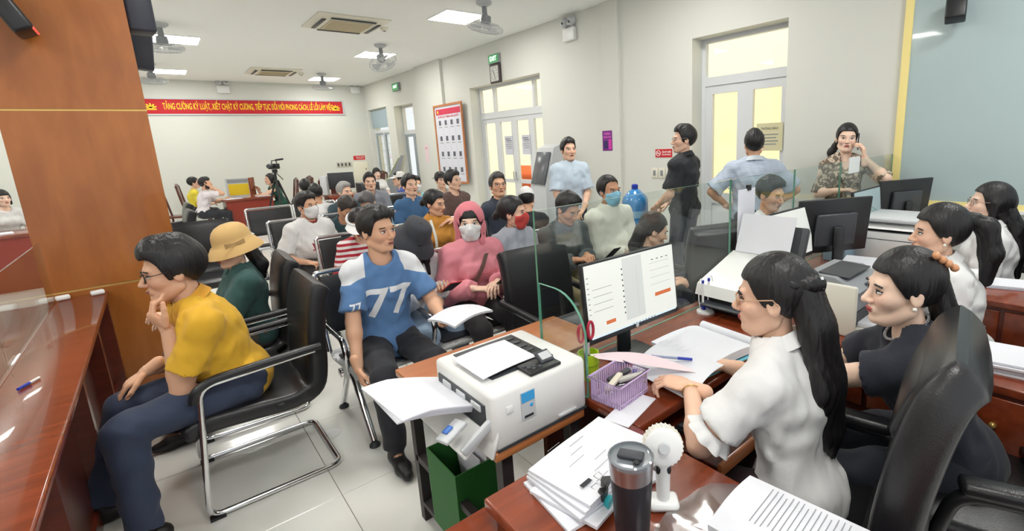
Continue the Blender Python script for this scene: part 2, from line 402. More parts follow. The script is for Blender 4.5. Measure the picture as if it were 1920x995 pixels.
# ------------------------------------------------------------------ ceiling fittings
LBL = {0: 'square ceiling light panel over the back desks near the camera tripod', 1: 'square ceiling light panel beside the ceiling fan nearest the wood column', 2: 'square ceiling light panel nearest the far right corner', 3: 'square ceiling light panel in the middle of the right hand row', 4: 'largest square ceiling light panel at the top of the view'}
for i, (x, y) in enumerate(PANEL_XY):
    t = thing('ceiling_light', (x, y, CEIL), LBL.get(i, 'square ceiling light panel out of view overhead'), 'light', 'square ceiling light panels')
    MB().span((-.31, -.31, -.012), (.31, .31, 0)).build('frame', M_WHITE, t, False)
    MB().span((-.295, -.295, -.016), (.295, .295, -.0122)).build('diffuser', M_LED, t, False)
def cassette(x, y, label):
    t = thing('air_conditioner', (x, y, CEIL), label, 'air conditioner', 'ceiling cassette air conditioners')
    m = MB().lathe([(.68, -.002), (.68, -.014), (.5, -.045)], seg=4, rot=rotz(PI/4)); m.build('panel', M_IVORY, t, False)
    for k in range(4):
        r = rotz(k*PI/2)
        MB().box(r @ Vector((0, .37, -.048)), (.6, .05, .012), r, .004).build('louvre', M_DGREY, t)
    MB().span((-.28, -.28, -.06), (.28, .28, -.044), .01).build('grille', mat('beige_grille', (206, 194, 164), .6), t)
    for k in range(9): MB().span((-.26, -.25+.06*k, -.064), (.26, -.24+.06*k, -.06)).build('slat', mat('tan_slat', (178, 164, 130), .6), t, False)
cassette(2.47, 7.75, 'ceiling cassette air conditioner nearest the camera with beige grille'); cassette(2.4, 12.8, 'ceiling cassette air conditioner farther back in the hall')
def fan(x, y, tilt, yaw, label):
    t = thing('ceiling_fan', (x, y, CEIL), label, 'fan', 'orbiting ceiling fans')
    MB().lathe([(.1, 0), (.1, -.03), (.05, -.06), (.0, -.06)], seg=20).build('mount', M_LGREY, t)
    MB().loft([((0, 0, -.05), .03), ((0, 0, -.16), .035), ((0, .0, -.2), .05)], 12).build('arm', M_GREY, t)
    R = eul(tilt, 0, yaw); O = Vector((0, 0, -.26))
    hd = MB().lathe([(.02, .1), (.06, .09), (.07, .03), (.06, -.02), (.0, -.02)], O, 16, R, False).build('motor', M_GREY, t)
    for k in range(3):
        m = MB(); a = k*2*PI/3
        def fn(u, v, a=a):
            r = .05+.15*u; th = a+(v-.5)*(.5+.7*u); return O + R @ Vector((r*math.cos(th), r*math.sin(th), -.06+.03*(v-.5)))
        m.sheet(fn, 4, 4, .002); m.build('blade', mat('translucent_grey_blade', (190, 196, 200), .3), t)
    c = MB()
    for z, r in ((-.02, .1), (0, .17), (-.035, .235), (-.055, .24), (-.075, .235), (-.11, .17), (-.12, .09)):
        c.tube([O + R @ Vector((r*math.cos(2*PI*k/24), r*math.sin(2*PI*k/24), z)) for k in range(24)], .0035, 5, True)
    for k in range(20):
        a = 2*PI*k/20; cs, sn = math.cos(a), math.sin(a)
        c.tube([O + R @ Vector((r*cs, r*sn, z)) for r, z in ((.05, -.02), (.17, 0), (.235, -.035), (.24, -.055), (.235, -.075), (.17, -.11), (.04, -.122))], .002, 4)
    c.build('cage', M_LGREY, t)
fan(3.6, 5.8, .25, .4, 'orbiting ceiling fan beside the largest light panel'); fan(3.4, 9.0, -.5, .3, 'orbiting ceiling fan in the middle of the right hand row')
fan(3.38, 12.8, .1, .1, 'orbiting ceiling fan nearest the red banner end'); fan(.4, 8.9, .2, 0, 'orbiting ceiling fan beside the wood column, nearer one'); fan(.3, 12.6, .2, 0, 'orbiting ceiling fan beside the wood column, farther one')
for i, (x, y) in enumerate(((3.02, 7.75), (2.97, 12.9))):
    t = thing('smoke_detector', (x, y, CEIL), ['round smoke detector beside the nearer cassette air conditioner', 'round smoke detector beside the farther cassette air conditioner'][i], 'detector')
    MB().lathe([(.06, 0), (.06, -.02), (.035, -.05), (0, -.052)], seg=18, caps=False).build('housing', M_IVORY, t); MB().lathe([(.02, -.05), (.018, -.06), (0, -.06)], seg=12, caps=False).build('sensor', M_GREY, t)

# ------------------------------------------------------------------ wall fittings
def emergency(loc, rz, label):
    t = thing('emergency_light', loc, label, 'light', rz=rz)     # local -y faces the room
    MB().span((-.13, -.06, -.16), (.13, 0, .02), .012).build('housing', M_WHITE, t)
    for s in (-.075, .075):
        MB().tube([(s, -.03, .02), (s, -.03, .07)], .012, 8).build('stem', M_LGREY, t)
        h = MB().lathe([(.02, .05), (.06, .02), (.066, -.03), (0, -.03)], (s, -.05, .1), 16, eul(-PI/2+.3, 0, 0) @ Matrix.Rotation(PI, 3, 'X'), False).build('lamp_head', M_LGREY, t)
        MB().lathe([(.055, 0), (.0, -.004)], (s, -.088, .088), 16, eul(PI/2-.3, 0, 0), False).build('lens', M_CHROME, h)
emergency((5, 5.72, 3.24), -PI/2, 'twin head emergency light high on the right hand wall'); emergency((1.65, 14.9, 3.32), 0, 'twin head emergency light above the red banner'); emergency((4.75, 14.9, 3.4), 0, 'small twin head emergency light in the far ceiling corner')
t = thing('exit_sign', (5, 7.81, 3.06), 'green lit EXIT sign above the wall clock', 'sign', rz=-PI/2)
MB().span((-.17, -.05, 0), (.17, 0, .16), .006).build('housing', M_GREY, t); MB().span((-.16, -.053, .01), (.16, -.05, .15)).build('panel', M_GREENLED, t, False)
add_text('lettering', 'EXIT', .11, mat('lit_letters', (225, 255, 230), .5, emit=1.2), t, face_M((0, -.0545, .08), (1, 0, 0), (0, 0, 1)), .001, True, .22)
t = thing('exit_sign', (5, 12.42, 3.06), 'small green lit exit sign near the far corner', 'sign', rz=-PI/2)
MB().span((-.2, -.06, 0), (.2, 0, .19), .006).build('housing', M_GREY, t); MB().span((-.19, -.063, .01), (.19, -.06, .18)).build('panel', M_GREENLED, t, False)
add_text('lettering', 'EXIT', .1, MATS['lit_letters'], t, face_M((0, -.0645, .1), (1, 0, 0), (0, 0, 1)), .001, True, .24)
t = thing('wall_clock', (5, 7.8, 2.72), 'dark framed rectangular wall clock above the wide glass door', 'clock', rz=-PI/2)
MB().span((-.165, -.05, 0), (.165, 0, .33), .012).build('frame', mat('dark_clock_frame', (62, 52, 56), .4), t); MB().span((-.125, -.053, .035), (.125, -.05, .295)).build('dial', mat('dial_grey', (206, 206, 200), .6), t, False)
MB().box((-.02, -.055, .19), (.012, .003, .1), eul(0, -.6, 0)).build('hour_hand', M_BLACK, t, False); MB().box((.01, -.056, .12), (.008, .003, .12), eul(0, -.3, 0)).build('minute_hand', M_BLACK, t, False)
for k in range(12): MB().box((.1*math.sin(k*PI/6), -.054, .165+.11*math.cos(k*PI/6)), (.008, .002, .018), eul(0, k*PI/6, 0)).build('hour_mark', M_BLACK, t, False)
# notice board (wall right, y 9.05..10.33): sits on the pilaster plane
t = thing('notice_board', (4.93, 9.69, .86), 'tall wood framed notice board with red header and rows of small photos', 'notice board', rz=-PI/2)
MB().span((-.6, -.01, .04), (.6, 0, 1.62)).build('sheet', mat('board_sheet', (216, 218, 228), .6), t, False)
for a, b in (((-.64, -.03, 0), (-.6, 0, 1.66)), ((.6, -.03, 0), (.64, 0, 1.66)), ((-.6, -.03, 1.62), (.6, 0, 1.66)), ((-.6, -.03, 0), (.6, 0, .04))): MB().span(a, b).build('frame_rail', M_ORWOOD, t, False)
MB().span((-.55, -.013, 1.45), (.55, -.01, 1.57)).build('header', mat('header_red', (206, 48, 82), .6), t, False)
MB().ball((-.46, -.013, 1.51), .035, sc=(1, .1, 1)).build('emblem', M_YEL, t)
add_text('lettering', 'SƠ ĐỒ QUY TRÌNH GIẢI QUYẾT', .055, M_RED, t, face_M((0, -.0115, 1.4), (1, 0, 0), (0, 0, 1)), .001, True, .95)
for r in range(4):
    for c in range(4):
        x = -.4+.27*c; z = 1.28-.33*r
        MB().span((x-.05, -.013, z-.05), (x+.05, -.01, z+.05)).build('photo', mat('photo_dark', (92, 92, 104), .5), t, False)
        MB().span((x-.07, -.012, z-.1), (x+.08, -.01, z-.085)).build('print_line', M_GREY, t, False)
for c in range(3): MB().span((-.265+.27*c, -.0115, .1), (-.262+.27*c, -.01, 1.3)).build('rule', M_LGREY, t, False)
# red banner
t = thing('wall_banner', (2.15, 14.9, 2.84), 'long red banner with yellow Vietnamese slogan on the far wall', 'banner')
MB().span((-2.26, -.012, -.165), (2.2, 0, .165)).build('cloth', mat('banner_red', (196, 34, 44), .7), t, False)
for a, b in (((-2.3, -.03, .165), (2.24, 0, .195)), ((-2.3, -.03, -.195), (2.24, 0, -.165)), ((2.2, -.03, -.165), (2.24, 0, .165)), ((-2.3, -.03, -.165), (-2.26, 0, .165))): MB().span(a, b).build('frame_rail', M_LGREY, t, False)
add_text('lettering', 'TĂNG CƯỜNG KỶ LUẬT, XIẾT CHẶT KỶ CƯƠNG, TIẾP TỤC ĐỔI MỚI PHONG CÁCH, LỀ LỐI LÀM VIỆC', .2, M_YEL, t, face_M((.12, -.0135, 0), (1, 0, 0), (0, 0, 1)), .001, True, 3.66)
for x in (-1.93, 2.02):
    e = MB()
    for k in range(5):
        a = PI*(.1+.2*k); e.box((x+.06*math.cos(a), -.014, -.03+.05*math.sin(a)), (.1, .003, .03), eul(0, -a, 0))
    e.box((x, -.014, -.06), (.2, .003, .03)); e.build('lotus_emblem', M_YEL, t, False)
def sign_board(name, loc, rz, w, h, m, label, cat, txt=None, tm_=None, ts=.04, tw=None):
    t = tag(MB().span((-w/2, -.006, 0), (w/2, 0, h), .002).build(name, m, None, False, loc, (0, 0, rz)), label, cat)
    if txt:
        for k, (s, x, z, sz, wd) in enumerate(txt): add_text('lettering', s, sz, tm_, t, face_M((x, -.0068, z), (1, 0, 0), (0, 0, 1)), .0005, True, wd)
    return t
t = sign_board('no_smoking_sign', (5, 4.01, 1.375), -PI/2, .27, .105, M_RED, 'red no smoking sign beside the man in black', 'sign', [('CẤM HÚT THUỐC', .045, .066, .03, .15), ('NO SMOKING', .045, .034, .022, .14)], M_WHITEINK)
m = MB().tube([(-.085+.034*math.cos(2*PI*k/20), -.007, .052+.034*math.sin(2*PI*k/20)) for k in range(20)], .004, 6, True); m.box((-.085, -.008, .052), (.06, .002, .006), eul(0, .78, 0)); m.box((-.085, -.0085, .052), (.045, .002, .009)); m.build('no_smoking_symbol', M_WHITEINK, t)
sign_board('no_smoking_sign', (4.63, 14.9, 1.375), 0, .32, .12, M_RED, 'small red no smoking sign on the far wall', 'sign', [('CẤM HÚT THUỐC', .02, .075, .035, .24), ('NO SMOKING', .02, .038, .025, .2)], M_WHITEINK)
t = sign_board('poster', (4.96, 4.985, 1.475), -PI/2, .19, .28, mat('purple_poster', (122, 28, 132), .5), 'small purple and pink poster on the right hand wall', 'poster', [('THÔNG', 0, .235, .04, .13), ('THANH TOÁN', 0, .19, .03, .16)], mat('pink_print', (240, 120, 200), .6))
MB().span((-.07, -.008, .03), (.01, -.006, .14)).build('print_block', mat('poster_dark', (52, 24, 96), .5), t, False); MB().span((.03, -.008, .02), (.085, -.006, .16)).build('print_block', mat('poster_pink', (214, 60, 170), .5), t, False)
sign_board('wall_note', (4.93, 10.93, 1.3), -PI/2, .2, .4, mat('pink_note', (230, 208, 214), .8), 'small pink paper note beside the tall notice board', 'note', [('LƯU Ý', 0, .32, .05, .12)], M_RED)
t = thing('switch_panel', (5, 4.04, 1.11), 'row of light switches on the right hand wall below the no smoking sign', 'switch', rz=-PI/2)
for k in range(3):
    p = MB().span((-.17+.12*k, -.012, 0), (-.07+.12*k, 0, .13), .004).build('switch_plate', M_IVORY, t); MB().span((-.14+.12*k, -.017, .03), (-.1+.12*k, -.012, .1), .002).build('rocker', M_GREY, p)
t = thing('switch_panel', (4.18, 14.9, 1.2), 'long row of switches on the far wall', 'switch')
for k in range(4):
    p = MB().span((-.19+.1*k, -.012, 0), (-.1+.1*k, 0, .14), .004).build('switch_plate', mat('switch_grey', (190, 188, 176), .5), t); MB().span((-.165+.1*k, -.017, .03), (-.125+.1*k, -.012, .11), .002).build('rocker', M_DGREY, p)
t = thing('fuse_cabinet', (4.62, 14.9, .7), 'cream wall cabinet with keyhole under the far no smoking sign', 'cabinet')
MB().span((-.2, -.05, 0), (.2, 0, .62), .006).build('door', M_IVORY, t); MB().ball((.15, -.052, .4), .02, sc=(.6, .4, 1.4)).build('lock', M_BLACK, t)

# ------------------------------------------------------------------ things on the column
t = thing('column_speaker', (.045, 5.05, 2.72), 'black loudspeaker mounted on the side of the wood column near the ceiling', 'speaker')
MB().box((.07, -.1, .15), (.16, .2, .62), eul(0, 0, .1), .02).build('cabinet', mat('speaker_grey_blue', (52, 56, 68), .5), t); MB().span((0, -.02, .1), (.03, .02, .2)).build('bracket', M_LGREY, t)
t = thing('column_speaker', (.06, 6.3, 2.55), 'second small grey loudspeaker behind the wood column', 'speaker')
MB().box((.06, 0, .1), (.16, .14, .34), eul(0, .12, 0), .02).build('cabinet', MATS['speaker_grey_blue'], t); MB().span((-.05, -.02, .1), (.03, .02, .2)).build('bracket', M_LGREY, t)
MB().tube([(0, 0, .2), (0, 0, .9)], .015, 8).build('drop_rod', M_LGREY, t)
t = thing('queue_display', (-.54, 4.66, 2.56), 'black bracketed queue display with red panel at the top of the column', 'display')
R = eul(.0, -.42, 0)
MB().box((.06, -.16, -.02), (.1, .26, .26), R, .02).build('housing', M_BLACK, t); MB().box((.115, -.17, -.04), (.012, .2, .18), R, .003).build('red_panel', mat('red_led_panel', (240, 90, 76), .4, emit=.6), t)
MB().tube([(0, 0, .32), (.04, -.1, .26), (.06, -.16, .1)], .022, 10).build('bracket', M_LGREY, t); MB().tube([(-.06, 0, .3), (-.04, -.1, .12), (0, -.16, .02)], .006, 6).build('cable', M_BLACK, t)
# ------------------------------------------------------------------ people: distance fields meshed with surface nets
def surfnets(D, lo, h):
    s = D < 0
    n = np.array(D.shape)-1
    cnt = np.zeros(n, np.int8)
    offs = [(i, j, k) for i in (0, 1) for j in (0, 1) for k in (0, 1)]
    sl = lambda o: tuple(slice(o[a], o[a]+n[a]) for a in range(3))
    for o in offs: cnt += s[sl(o)]
    act = np.argwhere((cnt > 0) & (cnt < 8))
    if len(act) == 0: return np.zeros((0, 3)), np.zeros((0, 4), int)
    idx = np.full(n, -1, np.int64); idx[tuple(act.T)] = np.arange(len(act))
    acc = np.zeros((len(act), 3)); c = np.zeros(len(act))
    val = {o: D[act[:, 0]+o[0], act[:, 1]+o[1], act[:, 2]+o[2]] for o in offs}
    for ax in range(3):
        for o in offs:
            if o[ax]: continue
            p = list(o); p[ax] = 1; p = tuple(p)
            d0, d1 = val[o], val[p]; m = (d0 < 0) != (d1 < 0)
            t = d0[m]/(d0[m]-d1[m]); q = np.repeat(np.array([o], float), m.sum(), 0); q[:, ax] = t
            acc[m] += q; c[m] += 1
    V = (act+acc/c[:, None])*h+lo
    Q = []
    for ax in range(3):
        b, d = [(1, 2), (2, 0), (0, 1)][ax]
        sa = [slice(None)]*3; sb = [slice(None)]*3; sa[ax] = slice(0, -1); sb[ax] = slice(1, None)
        ch = s[tuple(sa)] != s[tuple(sb)]
        e = np.argwhere(ch)
        ok = (e[:, b] > 0) & (e[:, d] > 0) & (e[:, b] < n[b]) & (e[:, d] < n[d]); e = e[ok]
        if not len(e): continue
        inside = s[tuple(e.T)]
        def cell(db, dd):
            q = e.copy(); q[:, b] += db; q[:, d] += dd; return idx[tuple(q.T)]
        q = np.stack([cell(-1, -1), cell(0, -1), cell(0, 0), cell(-1, 0)], 1)
        q[~inside] = q[~inside][:, ::-1]
        Q.append(q)
    return V, np.concatenate(Q)
class Fld:
    def __init__(s, lo, hi, h):
        s.lo = np.array(lo, float); s.h = h; n = np.ceil((np.array(hi)-s.lo)/h).astype(int)+1
        s.ax = [s.lo[i]+h*np.arange(n[i]) for i in range(3)]; s.D = np.full(n, .09)
    def _sub(s, lo, hi):
        sl = []
        for i in range(3):
            a = max(int((lo[i]-s.lo[i])/s.h), 0); b = min(int((hi[i]-s.lo[i])/s.h)+2, s.D.shape[i])
            if b <= a: return None
            sl.append(slice(a, b))
        return tuple(sl)
    def _P(s, sl): return np.stack(np.meshgrid(*[s.ax[i][sl[i]] for i in range(3)], indexing='ij'), -1)
    def op(s, fn, lo, hi, k, mode):
        sl = s._sub(lo, hi)
        if sl is None: return s
        d = fn(s._P(sl)); e = s.D[sl]
        if mode == 'u':
            hh = np.clip(.5+.5*(e-d)/k, 0, 1); s.D[sl] = e*(1-hh)+d*hh-k*hh*(1-hh)
        else:
            d = -d; hh = np.clip(.5-.5*(e-d)/k, 0, 1); s.D[sl] = e*(1-hh)+d*hh+k*hh*(1-hh)
        return s
    def rc(s, a, b, r1, r2, k=.02, mode='u', S=None, cap=False):
        a = np.array(a, float); b = np.array(b, float); sc = 1.
        ext = max(r1, r2)+k+.035
        if S is not None: ext = ext*1.0
        if S is None: S = np.eye(3)
        else: sc = .8
        ab = S @ (b-a); L2 = ab @ ab+1e-12
        def fn(P):
            q = (P-a) @ S.T; t = (q @ ab)/L2; tc = np.clip(t, 0, 1)
            d = np.linalg.norm(q-tc[..., None]*ab, axis=-1)-(r1+(r2-r1)*tc)
            if cap:
                tt = np.minimum(t, 1.6); tc2 = np.clip(tt, 0, None)
                d2 = np.linalg.norm(q-tc2[..., None]*ab, axis=-1)-(r1+(r2-r1)*np.clip(tc2, 0, 1.6))
                d = np.maximum(d2, (t-1)*math.sqrt(L2))
            return d*sc
        return s.op(fn, np.minimum(a, b)-ext, np.maximum(a, b)+ext, k, mode)
    def el(s, c, r, R=None, k=.02, mode='u'):
        c = np.array(c, float); r = np.array(r, float); R = np.eye(3) if R is None else R
        def fn(P):
            q = (P-c) @ R.T; k0 = np.linalg.norm(q/r, axis=-1); k1 = np.linalg.norm(q/(r*r), axis=-1)+1e-9
            return k0*(k0-1)/k1
        e = r.max()+k+.035
        return s.op(fn, c-e, c+e, k, mode)
    def plane(s, p, n, k=None):
        """keep the side n points to"""
        p = np.array(p); n = np.array(n, float); n = n/np.linalg.norm(n)
        P = s._P((slice(None),)*3); s.D = np.maximum(s.D, -((P-p) @ n)); return s
    def folds(s, amp, wl, seed, stretch=(1, 1, 1)):
        rg = np.random.default_rng(seed); P = s._P((slice(None),)*3)*np.array(stretch); w = 0
        for i in range(5):
            k = rg.normal(size=3); k = k/np.linalg.norm(k)*2*PI/(wl*rg.uniform(.7, 1.5)); q = P @ k+rg.uniform(0, 6)+1.2*np.sin(P @ (k[[1, 2, 0]]*.6))
            w = w+np.sin(q)
        s.D = s.D+amp*w/2; return s
    def net(s): return surfnets(s.D, s.lo, s.h)
def np_mesh(name, V, Q, cols=None, smooth=True):
    me = bpy.data.meshes.new(name)
    me.vertices.add(len(V)); me.vertices.foreach_set('co', np.asarray(V, np.float32).ravel())
    k = Q.shape[1]
    me.loops.add(Q.size); me.loops.foreach_set('vertex_index', Q.astype(np.int32).ravel())
    me.polygons.add(len(Q)); me.polygons.foreach_set('loop_start', np.arange(0, Q.size, k, dtype=np.int32)); me.polygons.foreach_set('loop_total', np.full(len(Q), k, np.int32))
    me.polygons.foreach_set('use_smooth', np.full(len(Q), smooth))
    me.update(calc_edges=True); me.validate()
    if cols is not None:
        at = me.color_attributes.new('Col', 'FLOAT_COLOR', 'POINT')
        c = np.ones((len(V), 4), np.float32); c[:, :3] = cols; at.data.foreach_set('color', c.ravel())
    return me
class Parts:
    def __init__(s): s.V = []; s.Q = []; s.C = []; s.n = 0
    def add(s, V, Q, col):
        s.V.append(V); s.Q.append(Q+s.n); s.C.append(np.tile(np.array(col), (len(V), 1)) if np.ndim(col) == 1 else col); s.n += len(V)
    def ball(s, c, r, R, col, n=8):
        u = np.linspace(0, 2*PI, 2*n, endpoint=False); v = np.linspace(.12, PI-.12, n)
        P = np.array([[math.cos(a)*math.sin(b), math.sin(a)*math.sin(b), math.cos(b)] for b in v for a in u])*np.array(r)
        Q = np.array([[i*2*n+j, (i+1)*2*n+j, (i+1)*2*n+(j+1) % (2*n), i*2*n+(j+1) % (2*n)] for i in range(n-1) for j in range(2*n)])
        top = len(P); P = np.vstack([P, [[0, 0, r[2]]], [[0, 0, -r[2]]]])
        Q = np.vstack([Q, [[top, j, (j+1) % (2*n), top] for j in range(2*n)][:0] or np.zeros((0, 4), int)])
        s.add(P @ R+np.array(c), Q, col)
    def get(s): return np.vstack(s.V), np.vstack(s.Q), np.vstack(s.C)
def unit(v): v = np.array(v, float); return v/np.linalg.norm(v)
def ik(a, c, l1, l2, hint):
    d = c-a; L = np.linalg.norm(d); Lc = min(max(L, abs(l1-l2)+.01), (l1+l2)*.999); u = d/max(L, 1e-6); c = a+u*Lc
    x = (l1*l1-l2*l2+Lc*Lc)/(2*Lc); hgt = math.sqrt(max(l1*l1-x*x, 0)); hv = hint-u*(hint @ u); hv = hv/max(np.linalg.norm(hv), 1e-6)
    return a+u*x+hv*hgt, c
def rot_about(v, k, a):
    k = unit(k); return v*math.cos(a)+np.cross(k, v)*math.sin(a)+k*(k @ v)*(1-math.cos(a))
M_SKIN = mat('skin', (210, 160, 130), .48, spec=.35, attr=True, sss=.12, bump=(220, .04))
def soft(c): g = sum(c)/3; return tuple(int(min(.86*v+.14*g+5, 214+v*.04)) for v in c)
def cloth_mat(c, rough=.85): c = soft(c); return mat('cloth_%d_%d_%d' % tuple(c), c, rough, bump=(260, .1), sheen=.08)
def stripe_mat(name, c1, c2, scale, axis='Z', sharp=.5):
    if name in MATS: return MATS[name]
    m = mat(name, c1, .85, bump=(260, .1)); nt = m.node_tree; N = nt.nodes; L = nt.links
    tc = N.new('ShaderNodeTexCoord'); wv = N.new('ShaderNodeTexWave'); wv.bands_direction = axis; wv.inputs['Scale'].default_value = scale; wv.inputs['Distortion'].default_value = .6; wv.inputs['Detail'].default_value = 0
    r = N.new('ShaderNodeValToRGB'); r.color_ramp.interpolation = 'CONSTANT'; r.color_ramp.elements[0].color = (*lin(c1), 1); r.color_ramp.elements[1].color = (*lin(c2), 1); r.color_ramp.elements[1].position = sharp
    L.new(tc.outputs['Object'], wv.inputs[0]); L.new(wv.outputs[0], r.inputs[0]); L.new(r.outputs[0], N['Principled BSDF'].inputs['Base Color']); return m
def blotch_mat(name, c1, c2, scale):
    if name in MATS: return MATS[name]
    m = mat(name, c1, .85); nt = m.node_tree; N = nt.nodes; L = nt.links
    tc = N.new('ShaderNodeTexCoord'); wv = N.new('ShaderNodeTexNoise'); wv.inputs['Scale'].default_value = scale
    r = N.new('ShaderNodeValToRGB'); r.color_ramp.interpolation = 'CONSTANT'; r.color_ramp.elements[0].color = (*lin(c1), 1); r.color_ramp.elements[1].color = (*lin(c2), 1); r.color_ramp.elements[1].position = .54
    L.new(tc.outputs['Object'], wv.inputs[0]); L.new(wv.outputs[0], r.inputs[0]); L.new(r.outputs[0], N['Principled BSDF'].inputs['Base Color']); return m
def hair_mat(c): return mat('hair_%d_%d_%d' % tuple(c), c, .42, spec=.45, bump=(70, .5), stretch=(1, 1, .12))
HAIR_G = {   # hairline height over y (head local), one curve per style
    'male': ([-.12, -.06, -.03, .0, .012, .028, .05, .065, .1], [-.075, -.07, -.035, -.012, -.03, -.032, .042, .066, .072]),
    'thin': ([-.12, -.06, -.03, .0, .012, .028, .04, .055, .1], [-.07, -.06, -.03, -.01, -.025, -.02, .06, .075, .08]),
    'female': ([-.12, -.06, -.03, .0, .02, .045, .06, .1], [-.1, -.09, -.05, -.02, -.02, .02, .055, .06]),
    'long': ([-.12, -.06, -.02, .01, .03, .048, .062, .1], [-.14, -.14, -.13, -.11, -.06, .02, .058, .064]),
    'bob': ([-.12, -.06, -.02, .01, .03, .05, .064, .1], [-.12, -.12, -.12, -.12, -.1, -.02, .03, .035])}
def person(label, head, yaw, seat=.45, lean=8, side=0, twist=0, hyaw=0, hpitch=0, hroll=0, size=1., wide=1., sex='m', skin=(205, 155, 122),
           hands=None, feet=None, hair='male', hcol=(24, 22, 24), hextra=(), top=(120, 120, 120), sleeve=.55, topname='shirt', collar=None, topmat=None, loose=.0, neckline='round',
           bottom=(38, 40, 50), shoes=(30, 30, 32), res=1, stand=False, belly=0., group=None, mask=None, glasses=None, hat=None, hem=.07, hairvol=1., cat='person', elbow=None, folds=1., fit_z=True, shorts=False, seed=0):
    """head = world position of the head centre; yaw = facing angle in degrees (0 = +x, 90 = +y)"""
    a = math.radians(yaw); fw = np.array([math.cos(a), math.sin(a), 0]); rt = np.array([math.sin(a), -math.cos(a), 0]); up = np.array([0, 0, 1.])
    S = size; head = np.array(head, float)
    la, sa_ = math.radians(lean), math.radians(side)
    tu = unit(rot_about(rot_about(up, rt, -la), fw, sa_)); tr = unit(rt-tu*(rt @ tu)); tf = np.cross(tu, tr)
    if twist: tr = rot_about(tr, tu, math.radians(twist)); tf = rot_about(tf, tu, math.radians(twist))
    # head frame
    hf = rot_about(fw, up, math.radians(hyaw)); hr = np.cross(hf, up); hf = rot_about(hf, hr, math.radians(hpitch)); hu = np.cross(hr, hf)
    if hroll: hr, hu = rot_about(hr, hf, math.radians(hroll)), rot_about(hu, hf, math.radians(hroll))
    nd = unit(tu*1.2+hu*.5+up*.3)
    necko = nd*.105*S+hu*.045*S
    nb = head-necko
    if stand: pz = None; Ls = .5*S; pel = nb-tu*Ls; 
    else:
        pz = seat+.095*S; Ls = (nb[2]-pz)/tu[2]; Ls = min(max(Ls, .4*S), .58*S); pel = nb-tu*Ls
        if pel[2] < pz-.001 or pel[2] > pz+.001: pel = pel+up*(pz-pel[2]); nb = pel+tu*Ls; head = nb+necko
    base = np.array([pel[0], pel[1], 0.])
    shw = (.17 if sex == 'm' else .148)*S*wide
    shl = {s: pel+tu*(Ls-.075*S)+tr*shw*s+tf*.0 for s in (-1, 1)}
    Tf = np.stack([tr, tf/.66, tu])        # depth squeezed frame for the trunk
    RT = np.stack([tr, tf, tu])
    hip = {s: pel+rt*.088*S*s*min(wide, 1.15)-up*.01 for s in (-1, 1)}
    if feet is None: feet = [(-.1, .02 if stand else .40), (.1, .02 if stand else .42)]
    loc = lambda v: pel+rt*v[0]+fw*v[1]+up*v[2]
    legs = {}
    for s, ft in zip((-1, 1), feet):
        an = base+rt*ft[0]+fw*ft[1]+up*(.085 if len(ft) < 3 else ft[2])
        l1, l2 = .415*S, .405*S
        if stand: l1 = l2 = (np.linalg.norm(an-hip[s])+.004)/2
        kn, an2 = ik(hip[s], an, l1, l2, fw+up*(.9 if not stand else 0)+rt*s*.15)
        if not stand: an2 = np.array([an2[0], an2[1], max(an2[2], .07)])
        legs[s] = (hip[s], kn, an2)
    arms = {}
    if hands is None: hands = [dict(p=(-.09, .3, .1)), dict(p=(.09, .3, .1))]
    for i, (s, hd) in enumerate(zip((-1, 1), hands)):
        tgt = np.array(hd['w'], float) if 'w' in hd else loc(hd['p'])
        hint = -up*1.0-fw*.5+rt*s*.6 if 'hint' not in hd else rt*hd['hint'][0]+fw*hd['hint'][1]+up*hd['hint'][2]
        el_, wr = ik(shl[s], tgt, .275*S, .245*S, hint)
        fa = unit(wr-el_)
        d = unit(rt*hd['dir'][0]+fw*hd['dir'][1]+up*hd['dir'][2]) if 'dir' in hd else unit(fa+0*up)
        n = rt*hd['palm'][0]+fw*hd['palm'][1]+up*hd['palm'][2] if 'palm' in hd else -up+0*fw
        n = unit(n-d*(n @ d)) if np.linalg.norm(n-d*(n @ d)) > .05 else unit(np.cross(d, rt))
        arms[s] = (shl[s], el_, wr, d, n, hd.get('curl', .35), hd.get('spread', 0.))
    sk = np.array(lin(skin)); h = (.02, .013, .0105)[res]; hh = (.0075, .005, .0036)[res]; hw = (.0075, .0055, .0042)[res]
    B = Parts()
    lo = np.min([pel, nb, head]+[v for L in legs.values() for v in L]+[v for A in arms.values() for v in A[:3]], 0)-.2; hi = np.max([pel, nb, head]+[v for L in legs.values() for v in L]+[v for A in arms.values() for v in A[:3]], 0)+.2
    lo[2] = -.03; seedn = (seed or abs(hash(label)) % 1000 if False else (seed or int(abs(head[0]*131+head[1]*77)*10) % 9973))
    chest = pel+tu*Ls*.64
    def trunk(F, t, w=1.):
        F.el(pel+up*.0, (.158*S*wide*w+t, .118*S+t, .115*S+t), RT, .03)
        F.rc(pel+tu*.08*S, chest, (.128 if sex == 'm' else .118)*S*wide+t, (.152 if sex == 'm' else .135)*S*wide+t, .05, S=Tf)
        F.rc(shl[-1]-tu*.015+tr*.035, shl[1]-tu*.015-tr*.035, .052*S+t, .052*S+t, .05)
        F.rc(chest-tf*.01, nb-tu*.05*S, .1*S+t, .055*S+t, .05)
        for s in (-1, 1): F.rc(nb-tu*.01*S, shl[s]-tu*.01, .046*S+t*.7, .044*S+t*.9, .03)
        if sex == 'f':
            for s in (-1, 1): F.el(chest+tr*.062*S*s+tf*.075*S-tu*.01, np.array([.058, .052, .056])*S+t, RT, .04)
        if belly: F.el(pel+tu*.16*S+tf*(.05+belly*.3), (.13*S*wide+t, .1*S+belly+t, .13*S+t), RT, .06)
    # body: skin
    F = Fld(lo, hi, h)
    trunk(F, -.012)
